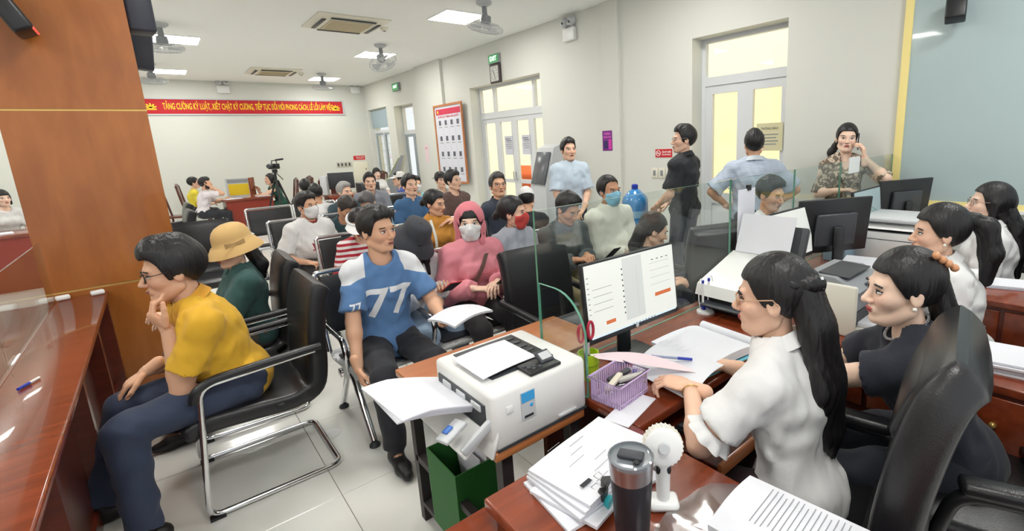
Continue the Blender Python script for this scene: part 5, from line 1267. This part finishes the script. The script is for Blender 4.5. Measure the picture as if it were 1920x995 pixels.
MB().box((0, 0, .08), (.13, .28, .15), rotz(.7), .015).build('body', M_BLACK, t); MB().cyl((-.09, -.1, .09), (-.17, -.2, .09), .055).build('lens', M_DGREY, t); MB().tube([(-.06, -.06, .16), (-.04, -.04, .24), (.08, .08, .24), (.1, .1, .16)], .014, 8).build('top_handle', M_BLACK, t); MB().box((.15, -.03, .26), (.22, .03, .05), eul(0, -.1, .2), .006).build('microphone', M_BLACK, t)
t = thing('desktop_computer', (2.98, 10.95, .76), 'black computer screen with beige back on the back desk', 'computer', rz=2.7)
MB().box((0, 0, .28), (.5, .04, .34), eul(-.1, 0, 0), .01).build('screen_housing', M_DGREY, t); MB().box((0, .06, .12), (.06, .04, .24)).build('stand', M_BLACK, t); MB().span((-.12, -.05, 0), (.12, .12, .015), .004).build('base', M_BLACK, t); MB().box((.32, .05, .2), (.12, .22, .38), None, .008).build('tower_case', M_LGREY, t)
t = thing('desk_printer', (3.5, 10.95, .76), 'dark printer on the back right desk', 'printer'); MB().span((-.2, -.18, 0), (.2, .18, .2), .02).build('housing', M_DGREY, t); MB().span((-.15, -.185, .1), (.15, -.175, .12)).build('slot', M_BLACK, t, False)
tag(MB().box((-1.75, 9.85, .766), (.4, .28, .012), rotz(.2)).build('desk_papers', M_PAPER, None, False), 'papers on the desk at the far left edge', 'paper')
tag(MB().lathe([(.055, 0), (.055, .0015)], (.545, 2.95, .0008), 24).build('floor_sticker', M_WHITE, None), 'round white sticker on the floor tiles beside the chrome chair', 'sticker')
# ------------------------------------------------------------------ people
SK1, SK2, SK3, SK4 = (218, 170, 140), (230, 188, 162), (200, 150, 120), (238, 204, 182)
def bucket_hat(c, r0=.105, brim=.155, h=.105, bow=False, drop=.0, tilt=.12):
    def f(out, LM, P):
        m = MB(); seg = 32
        prof = ([(.0, .03+h), (.04, .027+h), (.068, .015+h), (.088, -.004+h), (r0-.008, -.03+h), (r0-.003, .055), (r0, .028),] if bow else [(.0, .03+h), (.06, .028+h), (.088, .012+h), (r0-.006, .06), (r0, .028),])+[ (r0+.012, .02), (brim, -.008-drop), (brim+.002, -.013-drop), (r0+.008, .012), (r0-.006, .016)]
        rings = []
        for r, z in prof:
            rings.append([m.bm.verts.new(LM(r*math.cos(2*PI*k/seg)*.9, -.01+r*math.sin(2*PI*k/seg)*1.02, z+tilt*(-.01-r*math.sin(2*PI*k/seg)*.9))) for k in range(seg)])
        for i in range(len(rings)-1):
            for k in range(seg): m.bm.faces.new((rings[i][k], rings[i][(k+1) % seg], rings[i+1][(k+1) % seg], rings[i+1][k]))
        h_ = m.build('hat', cloth_mat(c), P)
        if bow:
            b = MB(); x = -.092
            for s in (-1, 1): b.sheet(lambda u, v, s=s: LM(x-.012-.004*math.sin(u*PI), .02+s*.055*u, .032+(.016*(v-.5)*2)*(.35+.65*u)), 5, 3, .006)
            b.build('bow', cloth_mat(tuple(int(v*.9) for v in c)), h_)
    return f
def cap_hat(c, visor=True, back=False, crown=True):
    def f(out, LM, P):
        h_ = None; sg = -1 if back else 1
        if crown:
            m = MB(); seg = 28; rings = []
            for r, z in ((.0, .135), (.05, .13), (.085, .1), (.1, .055), (.101, .035)):
                rings.append([m.bm.verts.new(LM(r*math.cos(2*PI*k/seg)*.87, -.012+r*math.sin(2*PI*k/seg)*1.07, z)) for k in range(seg)])
            for i in range(4):
                for k in range(seg): m.bm.faces.new((rings[i][k], rings[i][(k+1) % seg], rings[i+1][(k+1) % seg], rings[i+1][k]))
            h_ = m.build('cap', cloth_mat(c), P)
        else:
            h_ = MB().tube([LM(.09*math.cos(a), -.012+.108*math.sin(a), .045) for a in np.linspace(0, 2*PI, 24, endpoint=False)], .012, 8, True).build('visor_band', cloth_mat(c), P)
        if visor:
            MB().sheet(lambda u, v: LM(math.sin((u-.5)*2.3)*(.088+.02*v), sg*(.02+math.cos((u-.5)*2.3)*(.085+.085*v)), .04-.018*v), 12, 3, .004).build('peak', cloth_mat(c), h_)
    return f
def hood_hat(c):
    def f(out, LM, P):
        F = Fld((-.16, -.2, -.22), (.16, .14, .18), .006)
        F.el((0, -.02, .02), (.1, .115, .118), k=.02); F.rc((0, -.05, -.06), (0, -.03, -.16), .1, .105, .05)
        F.el((0, .1, -.025), (.066, .12, .105), k=.015, mode='s'); F.el((0, -.012, .01), (.086, .1, .1), k=.01, mode='s'); F.rc((0, 0, -.05), (0, .03, -.2), .062, .075, .02, 's')
        F.folds(.003, .07, 3); V, Q = F.net(); me = np_mesh('hood', out['toW'](V), Q); me.materials.append(cloth_mat(c)); link('hood', me, P)
    return f
def phone(loc, right, up, label, c=(24, 24, 28)):
    M = face_M(loc, right, up); t = thing('mobile_phone', loc, label, 'phone'); M3 = M.to_3x3()
    MB().box((0, 0, 0), (.073, .15, .008), M3, .003).build('case', mat('phone_%d' % c[0], c, .3), t); MB().box(M3 @ Vector((0, 0, .0045)), (.066, .142, .001), M3).build('screen', M_BLACK, t, False)
ON_LAP = [dict(p=(-.05, .3, .12), curl=.5, dir=(.5, .8, -.1)), dict(p=(.07, .28, .13), curl=.5, dir=(-.5, .8, -.1))]
def knees(l=.42): return [dict(p=(-.13, l, .1), dir=(.1, .8, -.5)), dict(p=(.13, l, .1), dir=(-.1, .8, -.5))]

# --- man in yellow polo, hand at his mouth
yel = person('man in a mustard yellow polo and glasses, chin on hand, on the left', (.0, 2.87, 1.145), 180, seat=.455, lean=18, hyaw=4, hpitch=-6, size=1.09, wide=1.08, skin=SK1, res=2, hairvol=1.45, belly=.03,
    hands=[dict(w=(-.06, 2.74, .895), dir=(.1, .45, .8), palm=(.35, -.8, .4), curl=.75, hint=(-.2, -.1, -1)), dict(w=(-.17, 2.98, .66), dir=(0, .9, -.5), palm=(0, -.2, -1), curl=.4)],
    feet=[(-.27, .44, .09), (.08, .6)], top=(226, 168, 20), sleeve=.72, topname='polo_shirt', collar=(222, 150, 24), bottom=(44, 56, 84), shoes=(28, 22, 22), glasses=(26, 26, 28), loose=.008, neckline='none', hem=.1)
# --- woman in tan hat
person('woman in a tan bucket hat with bow and dark green top', (.3, 3.6, 1.1), 184, seat=.45, lean=3, hpitch=-10, hyaw=12, size=.96, sex='f', res=2, skin=SK2, hair='female', top=(38, 78, 76), sleeve=1.95, topname='jumper', bottom=(74, 66, 58), hat=bucket_hat((206, 164, 96), r0=.108, brim=.152, h=.112, bow=True, drop=.022, tilt=.05), loose=.012,
    hands=[dict(p=(-.06, .36, .2), dir=(.2, .7, .4), curl=.5), dict(p=(.06, .34, .16), dir=(-.2, .7, .3), curl=.5)], feet=[(-.1, .42), (.1, .36)], hextra=[dict(hang=True, pts=[(0, -.08, -.04, .04), (.0, -.05, -.12, .04), (.0, -.05, -.2, .02)])])
# --- man in blue 77 jersey
j77 = person('young man in a blue number 77 jersey holding white papers', (.9, 2.76, 1.205), -94, seat=.44, lean=5, hyaw=28, hpitch=-3, size=1.0, skin=SK1, res=2, top=(88, 126, 174), sleeve=.8, topname='jersey', bottom=(26, 28, 38), loose=.006, hairvol=1.05, wide=.93,
    hands=[dict(p=(-.2, .4, .17), dir=(.1, .9, .1), palm=(.2, .1, 1), curl=.1), dict(p=(.235, .27, -.04), dir=(-.1, .35, -.9), palm=(-1, 0, .1), curl=.55)], feet=[(-.14, .5), (.14, .44)], neckline='round', hem=.11)
w_ = mat('jersey_white', (232, 234, 238), .85)
shrink_text(j77, '77', .24, w_, j77['chest']-j77['tu']*.07, width=.25, name='jersey_number')
shrink_text(j77, '77', .07, w_, (j77['arms'][1][0]*.35+j77['arms'][1][1]*.65), width=.06, right=-j77['tr'], name='sleeve_number')
jm = j77['top'].data; fa_ = jm.attributes.new('panel', 'FLOAT', 'POINT')
co_ = np.zeros(len(jm.vertices)*3); jm.vertices.foreach_get('co', co_); co_ = co_.reshape(-1, 3)+j77['base']; best = np.full(len(co_), -1.)
for sd_ in (-1, 1):
    A = j77['arms'][sd_]; x = ((co_-j77['nb']) @ j77['tr'])*sd_; z = (co_-A[0]) @ j77['tu']; f_ = (co_-A[0]) @ j77['tf']
    best = np.maximum(best, np.minimum(np.minimum(x-.085-.25*np.maximum(f_, 0), .15-np.linalg.norm(co_-A[0], axis=1)), z+.015+.35*np.maximum(x-.12, 0)))
fa_.data.foreach_set('value', best.astype(np.float32))
pm_ = cloth_mat((88, 126, 174)).copy(); pm_.name = 'jersey_blue_white'; jm.materials.clear(); jm.materials.append(pm_); N = pm_.node_tree.nodes; L_ = pm_.node_tree.links
at_ = N.new('ShaderNodeAttribute'); at_.attribute_name = 'panel'; gt = N.new('ShaderNodeMath'); gt.operation = 'GREATER_THAN'; gt.inputs[1].default_value = 0; L_.new(at_.outputs['Fac'], gt.inputs[0])
mx_ = N.new('ShaderNodeMix'); mx_.data_type = 'RGBA'; L_.new(gt.outputs[0], mx_.inputs[0]); mx_.inputs[6].default_value = (*lin((88, 126, 174)), 1); mx_.inputs[7].default_value = (*lin((216, 218, 222)), 1); L_.new(mx_.outputs[2], N['Principled BSDF'].inputs['Base Color'])
t = thing('paper_set', (1.1, 2.27, .715), 'rolled white papers held by the man in the blue jersey', 'paper', rz=.25)
for i in range(3): MB().sheet(lambda u, v, i=i: (-.11+.27*u, -.1+.21*v, .03+.004*i+.02*math.sin(u*PI)+.012*math.sin(v*PI)), 6, 4, .003).build('sheet', M_PAPER, t)
# --- bucket hat woman
bw = person('woman in a black bucket hat bending over her phone beside the blue jersey', (1.24, 3.06, 1.055), -80, seat=.44, lean=16, hpitch=-34, hyaw=10, size=.95, sex='f', skin=SK2, res=2, hair='long', top=(206, 208, 212), sleeve=1.95, topname='blouse', bottom=(150, 176, 204), hat=bucket_hat((50, 52, 60), drop=.03, h=.1), loose=.014,
    hands=[dict(p=(-.04, .34, .2), dir=(.4, .8, .1), curl=.5, palm=(0, -.2, 1)), dict(p=(.1, .32, .18), dir=(-.5, .8, 0), curl=.5)], shoes=(200, 190, 180), hextra=[dict(hang=True, pts=[(.06, .0, -.06, .022), (.0, .05, -.1, .024), (.0, .07, -.22, .012)]), dict(hang=True, pts=[(-.06, .0, -.06, .022), (.0, .05, -.1, .024), (.0, .07, -.2, .012)])])
phone((1.3, 2.73, .78), (.9, -.2, 0), (.1, -.8, .5), 'red and white phone held by the woman in the black bucket hat', (200, 60, 60))
# --- pink hoodie
pk = person('woman in a pink hooded jacket and white mask on the front bench', (1.6, 2.98, 1.125), -96, seat=.44, lean=6, hyaw=-22, size=.97, wide=1.1, sex='f', skin=SK4, res=2, hair='bob', top=(222, 128, 140), sleeve=1.97, topname='hooded_jacket', bottom=(44, 42, 46), hat=hood_hat((216, 112, 124)), mask=(232, 234, 236), loose=.02,
    hands=[dict(p=(-.06, .3, .2), dir=(.6, .7, 0), curl=.5), dict(p=(.1, .27, .18), dir=(-.7, .6, 0), curl=.5)], shoes=(60, 50, 50), neckline='none')
m = MB().sheet(lambda u, v: Vector(pk['nb']-pk['base']+pk['tr']*(-.06+.2*u)*-1*(-1)+pk['tf']*(.118+.055*math.sin(u*PI)*1.0)-pk['tu']*(.06+.3*u)+pk['tr']*.03*(v-.5)), 10, 2, .004).build('bag_strap', mat('strap_brown', (92, 66, 58), .6), pk['o'])
phone((1.62, 2.64, .76), (.9, 0, 0), (0, -.8, .5), 'dark phone in the hands of the woman in pink')
# --- red mask woman
person('woman in a grey jumper and red face mask on the front bench', (1.99, 3.03, 1.135), -82, seat=.44, lean=5, hyaw=32, size=.97, sex='f', skin=SK2, res=2, hair='female', top=(148, 154, 166), sleeve=1.95, topname='jumper', bottom=(52, 52, 58), mask=(200, 56, 50), loose=.02, collar=(170, 174, 184), neckline='none',
    hextra=[dict(pts=[(0, -.1, .0, .036), (0, -.13, -.03, .03)])], hands=ON_LAP)
# --- grey green jacket man
person('man in a grey green jacket looking down at his phone', (2.47, 2.96, 1.115), -88, seat=.44, lean=14, hpitch=-28, hyaw=8, size=1.0, skin=SK3, res=2, top=(78, 86, 88), sleeve=1.93, topname='jacket', bottom=(150, 134, 92), collar=(130, 136, 144), loose=.022, neckline='open', hands=[dict(p=(-.05, .32, .2), dir=(.5, .8, .1), curl=.5), dict(p=(.08, .32, .19), dir=(-.4, .8, .1), curl=.5)])
phone((2.5, 2.5, .8), (.9, 0, 0), (0, -.7, .6), 'phone in the hands of the man in the grey green jacket')
# --- cream jacket man
person('man in a cream jacket and blue face mask at the end of the front bench', (3.0, 3.02, 1.2), -88, seat=.44, lean=3, hyaw=-4, size=1.03, wide=1.12, skin=SK3, res=2, hair='thin', top=(226, 222, 204), sleeve=1.95, topname='jacket', collar=(224, 220, 200), bottom=(42, 42, 48), mask=(130, 196, 226), loose=.022, belly=.03, neckline='none', hands=ON_LAP)
# --- visitors at the counter
person('dark haired visitor sitting low behind the nearest monitor', (2.62, 2.2, .985), -60, seat=.42, lean=22, hpitch=-20, hyaw=25, size=.95, sex='f', res=1, hair='female', skin=SK2, top=(44, 46, 56), sleeve=1.9, topname='jacket', hextra=[dict(hang=True, pts=[(0, -.08, -.02, .05), (.0, -.05, -.12, .05), (.0, -.05, -.26, .03)])])
person('black haired man sitting behind the dark monitor back', (3.52, 1.81, 1.18), -95, seat=.42, lean=8, hpitch=-14, feet=[(-.1, .26), (.1, .26)], size=1.0, res=1, skin=SK1, top=(222, 224, 226), sleeve=.7, topname='shirt')
# --- row two
person('person in a white sun visor and red striped top behind the blue jersey', (1.24, 4.22, 1.05), -95, seat=.44, lean=16, hpitch=-30, hyaw=-20, size=.93, sex='f', skin=SK2, res=1, hair='long', top=(236, 226, 226), sleeve=1.2, topname='striped_top', topmat=stripe_mat('red_stripes', (232, 226, 226), (176, 40, 56), 7), bottom=(34, 34, 40), hat=cap_hat((236, 234, 226), crown=False), shoes=(220, 210, 200), hextra=[dict(hang=True, pts=[(0, -.08, -.04, .05), (.0, -.06, -.14, .05), (.0, -.05, -.28, .03)])])
ow = person('woman in a mustard orange shirt with a white bag strap', (1.96, 4.3, 1.13), -85, seat=.44, lean=8, hyaw=25, hpitch=-10, size=.95, sex='f', skin=SK1, res=1, hair='female', top=(202, 132, 36), sleeve=.85, topname='shirt', collar=(196, 126, 34), bottom=(40, 40, 46), neckline='none', loose=.012, hextra=[dict(pts=[(0, -.1, .0, .036), (0, -.13, -.03, .03)])])
MB().sheet(lambda u, v: Vector(ow['nb']-ow['base']+ow['tr']*(.085-.02*u)+ow['tf']*(.075+.075*math.sin(u*2.2))-ow['tu']*(-.0+.3*u)+ow['tr']*.025*(v-.5)), 8, 2, .004).build('bag_strap', mat('strap_white', (222, 220, 214), .7), ow['o'])
person('older man in a navy polo and glasses resting his arm along the bench', (2.68, 4.32, 1.225), -92, seat=.44, lean=-2, hyaw=-12, hpitch=8, size=1.0, skin=SK1, res=1, hcol=(60, 58, 58), top=(44, 52, 70), sleeve=.8, topname='polo_shirt', collar=(40, 48, 66), neckline='none', bottom=(44, 44, 52), glasses=(120, 100, 80), hands=[dict(p=(-.1, .3, .1)), dict(p=(.55, .05, .42), dir=(1, .1, -.1), hint=(0, -.3, -1), curl=.2)])
person('person in a white cap and black top turned away in the second row', (3.0, 4.28, 1.02), 60, seat=.44, lean=20, hpitch=-26, size=.98, skin=SK1, res=1, top=(30, 32, 38), sleeve=.8, topname='shirt', hat=cap_hat((222, 222, 218)))
# --- row three
wm = person('man in a white printed football shirt and white face mask', (1.12, 5.45, 1.125), -70, seat=.44, lean=4, hyaw=14, size=1.02, wide=1.12, skin=SK1, res=1, top=(226, 224, 224), sleeve=.8, topname='football_shirt', bottom=(34, 34, 40), mask=(232, 234, 236), belly=.05, loose=.014, hands=[dict(p=(-.16, .2, .1), curl=.6), dict(p=(.2, .25, .06), curl=.6)])
shrink_text(wm, 'Jeeng', .075, mat('shirt_maroon', (150, 30, 50), .8), wm['chest']-wm['tu']*.07, width=.22, name='shirt_print')
MB().tube([Vector(wm['nb']-wm['base']+wm['tr']*.074*math.sin(a)+wm['tf']*(.01+.07*math.cos(a))+wm['tu']*(.012-.02*math.cos(a))) for a in np.linspace(0, 2*PI, 24, endpoint=False)], .007, 6, True).build('neck_band', MATS['shirt_maroon'], wm['o'])
person('man bowing his head in a dark teal shirt in the third row', (1.54, 5.62, 1.04), -95, seat=.44, lean=22, hpitch=-45, hyaw=30, res=1, skin=SK3, hcol=(50, 42, 38), top=(40, 66, 74), sleeve=.8, topname='shirt')
person('grey haired person bowing in a pale blue top in the third row', (1.8, 5.7, 1.065), -100, seat=.44, lean=20, hpitch=-40, hyaw=-40, size=.95, res=1, skin=SK2, hcol=(92, 90, 92), top=(130, 180, 200), sleeve=1.5, topname='blouse', bottom=(96, 92, 140))
person('man in a blue polo sitting upright in the third row', (2.34, 5.78, 1.2), -88, seat=.44, lean=2, hyaw=6, hpitch=5, size=1.02, res=1, skin=SK2, top=(52, 96, 144), sleeve=.8, topname='polo_shirt', collar=(48, 88, 134), neckline='none', hands=ON_LAP)
person('man in a dark brown t-shirt in the third row near the board', (2.97, 5.89, 1.2), -80, seat=.44, lean=4, hyaw=18, size=1.03, wide=1.12, res=1, skin=SK2, top=(96, 70, 66), sleeve=.8, topname='t_shirt', hands=ON_LAP)
# --- row four and behind
person('dark haired person in white facing away in the fourth row', (1.66, 7.4, 1.09), 95, seat=.44, lean=14, hpitch=-20, size=1.0, res=0, top=(226, 226, 230), sleeve=1.5, topname='shirt')
person('smiling grey haired older man in the fourth row', (1.98, 7.2, 1.095), -90, seat=.44, lean=6, hyaw=25, size=1.0, wide=1.1, res=1, hcol=(150, 148, 146), skin=SK2, top=(52, 74, 84), sleeve=.8, topname='shirt')
person('man in a grey zipped jacket in the fourth row', (2.42, 7.45, 1.185), -95, seat=.44, lean=0, hyaw=-6, size=1.03, res=1, skin=SK2, top=(122, 126, 138), sleeve=1.93, topname='jacket', collar=(226, 226, 230), neckline='open', loose=.016)
person('person in a pale aqua shirt with a mask partly hidden in the fourth row', (3.1, 7.4, 1.085), -95, seat=.44, lean=6, size=.97, res=0, skin=SK2, top=(136, 206, 216), sleeve=.8, topname='shirt', mask=(220, 230, 236))
person('man in a black and white striped shirt turned away near the board', (3.5, 7.35, 1.115), -60, seat=.44, lean=6, hyaw=-30, size=1.0, res=1, skin=SK2, topmat=stripe_mat('zebra_stripes', (40, 38, 40), (200, 190, 176), 9, 'DIAGONAL'), sleeve=.8, topname='striped_shirt', hat=cap_hat((44, 42, 44), back=True))
person('worker in a blue top and white cap in the fifth row', (3.36, 8.75, 1.105), 170, seat=.44, lean=20, size=.98, res=0, skin=SK2, top=(64, 90, 180), sleeve=.8, topname='shirt', hat=cap_hat((226, 220, 214)))
person('woman in a white blouse facing us behind the back desk', (3.88, 11.4, 1.115), -95, seat=.46, lean=4, size=.98, sex='f', res=1, skin=SK4, hair='bob', top=(228, 230, 232), sleeve=.8, topname='blouse', collar=(228, 230, 232), neckline='none')
person('dark haired person low behind the fourth row', (1.86, 8.9, 1.1), 60, seat=.44, lean=14, size=.97, res=0, top=(60, 60, 70), sleeve=1.5, topname='jacket')
ph = person('man in a pale pink shirt phoning at the back desk', (.78, 12.4, 1.13), 0, seat=.44, lean=14, size=.98, wide=1.08, res=1, skin=SK1, top=(230, 208, 214), sleeve=.8, topname='shirt', bottom=(30, 32, 42), hands=[dict(p=(-.2, .5, .24), curl=.3, dir=(.3, .9, -.1)), dict(p=(.13, .2, .53), dir=(-.1, -.2, 1), palm=(-1, -.3, 0), curl=.6, hint=(.4, .6, -.8))])
person('woman in a yellow top behind the man phoning', (.64, 13.3, 1.13), 0, seat=.46, lean=10, size=.96, sex='f', res=0, hair='female', skin=SK2, top=(236, 206, 40), sleeve=.8, topname='top')
person('woman in a dark green dress leaning on the back desk', (1.98, 12.75, 1.11), 190, seat=.46, lean=20, size=.97, sex='f', res=1, hair='long', skin=SK2, top=(28, 82, 66), sleeve=.2, topname='dress', bottom=(28, 86, 68), hands=[dict(p=(-.15, .6, .22), dir=(0, 1, 0)), dict(p=(.1, .4, .3), dir=(-.2, .3, .9))], hextra=[dict(hang=True, pts=[(0, -.08, -.04, .05), (.0, -.06, -.14, .05), (.0, -.05, -.3, .03)])])
person('staff member in white at the far left edge', (-1.72, 10.85, 1.2), -60, seat=.46, lean=10, sex='f', size=.97, res=0, hair='bob', skin=SK4, top=(226, 226, 232), sleeve=.8, topname='blouse')
# --- standing
person('man standing in a white short sleeved shirt by the kiosk', (3.6, 4.25, 1.545), -118, stand=True, lean=-1, hyaw=10, hpitch=2, size=1.0, res=2, skin=SK2, top=(186, 203, 228), sleeve=.85, topname='shirt', collar=(182, 200, 226), neckline='none', bottom=(50, 52, 62), loose=.014, hem=.13, hands=[dict(p=(-.1, .2, .0), dir=(.6, .3, -.6), curl=.4), dict(p=(.08, .21, -.01), dir=(-.6, .3, -.6), curl=.4)])
person('man standing in a black polo and glasses seen from behind', (3.95, 2.92, 1.605), 100, stand=True, lean=1, hyaw=40, size=1.04, res=2, skin=SK2, top=(34, 36, 42), sleeve=.85, topname='polo_shirt', collar=(32, 34, 40), neckline='none', bottom=(58, 62, 74), glasses=(150, 140, 130), loose=.012, hem=.1, hands=[dict(p=(-.14, .24, .03), dir=(.5, .6, -.4), curl=.4), dict(p=(.12, .24, .03), dir=(-.5, .6, -.4), curl=.4)])
person('man standing in a pale blue striped shirt with hands on hips', (4.3, 2.385, 1.535), 40, stand=True, lean=2, size=1.02, wide=1.14, res=2, skin=SK1, hair='male', topmat=stripe_mat('blue_shirt_stripes', (198, 208, 222), (168, 182, 204), 22), sleeve=.9, topname='striped_shirt', collar=(200, 210, 224), neckline='none', bottom=(60, 62, 70), loose=.014, hem=.12, hands=[dict(p=(-.21, .08, .06), dir=(.7, .5, -.4), palm=(.7, 0, 0), hint=(-1, -.3, 0), curl=.4), dict(p=(.21, .08, .06), dir=(-.7, .5, -.4), palm=(-.7, 0, 0), hint=(1, -.3, 0), curl=.4)])
ld = person('woman in a lace patterned blouse phoning by the wall', (4.74, 1.74, 1.552), -150, stand=True, lean=0, hyaw=-4, hroll=-4, size=1.0, sex='f', res=2, skin=SK4, hair='female', topmat=blotch_mat('brown_lace', (112, 98, 84), (198, 184, 164), 34), sleeve=1.0, topname='lace_blouse', neckline='open', bottom=(60, 58, 62), hands=[dict(p=(-.13, .13, .47), dir=(.1, -.1, 1), palm=(.9, -.3, 0), curl=.55, hint=(-.7, .5, -.7)), dict(p=(.06, .2, .2), dir=(-.7, .3, .1), curl=.5)], hextra=[dict(hang=True, pts=[(.05, -.08, -.03, .03), (.05, -.02, -.1, .035), (.06, .02, -.26, .02)])])
phone(tuple(ld['head']+ld['hr']*-.096+ld['hf']*.025-ld['hu']*.03), tuple(ld['hf']), tuple(ld['hu']*.9+ld['hf']*-.2), 'pale phone at the ear of the woman by the wall', (206, 206, 212))
phone(tuple(ph['head']+ph['hr']*.095+ph['hf']*.02-ph['hu']*.03), tuple(ph['hf']), tuple(ph['hu']), 'phone at the ear of the man at the back desk')
# --- staff
w1 = person('staff woman in a white puff sleeved blouse with long black hair', (1.335, .665, 1.165), 98, seat=.46, lean=10, hyaw=14, hpitch=-6, size=.97, sex='f', skin=SK2, res=2, hair='female', top=(232, 232, 236), sleeve=.72, topname='blouse', collar=(230, 230, 234), neckline='none', bottom=(58, 36, 42), loose=.01, glasses=(190, 150, 120), hem=.05,
    hands=[dict(w=(1.26, .905, .8), dir=(-.15, .95, .1), palm=(0, 0, -1), curl=.5, hint=(-1, -.2, -.7)), dict(w=(1.52, .93, .78), dir=(-.2, .9, 0), curl=.3)],
    hextra=[dict(hang=True, flat=.6, pts=[(0, -.085, .01, .07), (.0, -.04, -.12, .075), (.0, -.07, -.27, .08), (.02, -.08, -.42, .065), (.03, -.08, -.54, .025)]), dict(pts=[(-.06, -.05, .045, .02), (-.03, -.1, .04, .024), (0, -.115, .03, .026)])])
b = MB()
for k in range(3): b.ball(w1['toW'](np.array([[-.02+.01*k, -.128, .05-.028*k]]))[0], .008)
b.build('hair_clip', M_CHROME, w1['o'])
for s, A in w1['arms'].items():
    c = A[0]+(A[1]-A[0])*.74; d = unit(A[1]-A[0]); n1 = unit(np.cross(d, [0, 0, 1.])); n2 = np.cross(d, n1)
    MB().sheet(lambda u, v, c=c, d=d, n1=n1, n2=n2: Vector(c+d*.035*v+(n1*math.cos(2*PI*u)+n2*math.sin(2*PI*u))*(.05+.022*v+.007*v*math.sin(2*PI*u*9))-w1['base']), 54, 3, .003).build('sleeve_ruffle', cloth_mat((232, 232, 236)), w1['o'])
w2 = person('staff woman in a navy dress with a beaded hair tie, in profile', (1.79, .455, 1.125), 122, seat=.46, lean=20, hyaw=6, hpitch=-4, size=1.0, sex='f', skin=SK4, res=2, hair='female', top=(28, 32, 46), sleeve=.7, topname='dress', neckline='round', bottom=(24, 28, 40), loose=.012, hem=.12,
    hands=[dict(w=(1.66, .86, .72), dir=(.7, .6, -.2), palm=(0, 0, -1), curl=.5, hint=(-.6, -.1, -1)), dict(w=(1.82, .9, .73), dir=(-.8, .3, 0), curl=.5)],
    hextra=[dict(hang=True, flat=.7, pts=[(0, -.09, .0, .05), (.0, -.04, -.12, .052), (.0, -.05, -.26, .045), (.0, -.05, -.36, .02)])])
for i in range(4): MB().ball(w2['toW'](np.array([[-.056+.008*i, -.062-.02*i, .108-.016*i]]))[0], .0125).build('hair_bead', mat('tan_bead', (204, 146, 104), .3), w2['o'])
MB().ball(w2['toW'](np.array([[-.083, .004, -.047]]))[0], .007).build('earring', mat('pearl', (240, 236, 228), .2), w2['o'])
MB().tube([Vector(w2['nb']-w2['base']+w2['tr']*.066*math.sin(a)+w2['tf']*(.004+.068*math.cos(a))+w2['tu']*(.014-.022*math.cos(a))) for a in np.linspace(0, 2*PI, 30, endpoint=False)], .0045, 6, True).build('necklace', mat('silver_beads', (190, 192, 198), .25, metal=.8, bump=(400, 1)), w2['o'])
for pp, nm, mm in ((w2, 'wrist_watch', mat('rose_gold', (214, 160, 140), .3, metal=.7)), (w1, 'bracelet', M_GOLD)):
    A = pp['arms'][-1]; d = unit(A[2]-A[1]); n1 = unit(np.cross(d, [0, 0, 1.])); n2 = np.cross(d, n1); c = A[2]-d*.02
    wb_ = MB().tube([Vector(c+(n1*math.cos(a)+n2*math.sin(a))*.031-pp['base']) for a in np.linspace(0, 2*PI, 20, endpoint=False)], .006 if nm == 'wrist_watch' else .002, 6, True).build(nm, mm, pp['o'])
w3 = person('staff woman in white with a black ponytail', (2.72, .57, 1.15), 112, seat=.46, lean=14, hyaw=8, hpitch=-2, size=.98, sex='f', skin=SK2, res=2, hair='female', hairvol=1.25, top=(228, 226, 222), sleeve=1.2, topname='blouse', collar=(226, 224, 220), neckline='none', bottom=(40, 40, 48), loose=.02,
    hextra=[dict(pts=[(0, -.09, .05, .04), (0, -.13, .045, .035)]), dict(hang=True, pts=[(0, -.125, .045, .035), (.0, -.05, -.03, .042), (.0, -.075, -.15, .045), (.0, -.07, -.28, .025)])])
MB().ball(w3['toW'](np.array([[-.083, .004, -.047]]))[0], .007).build('earring', MATS['pearl'], w3['o'])
person('farthest staff woman in white with long straight black hair and glasses', (3.86, .57, 1.15), 105, seat=.46, lean=8, hyaw=10, hpitch=4, size=.98, sex='f', skin=SK4, res=2, hair='long', top=(226, 226, 226), sleeve=1.3, topname='blouse', neckline='none', collar=(226, 226, 226), bottom=(40, 40, 48), loose=.022, glasses=(150, 130, 120),
    hextra=[dict(hang=True, flat=.6, pts=[(0, -.08, -.02, .06), (.0, -.06, -.14, .065), (.0, -.08, -.3, .06), (.0, -.09, -.42, .03)])])
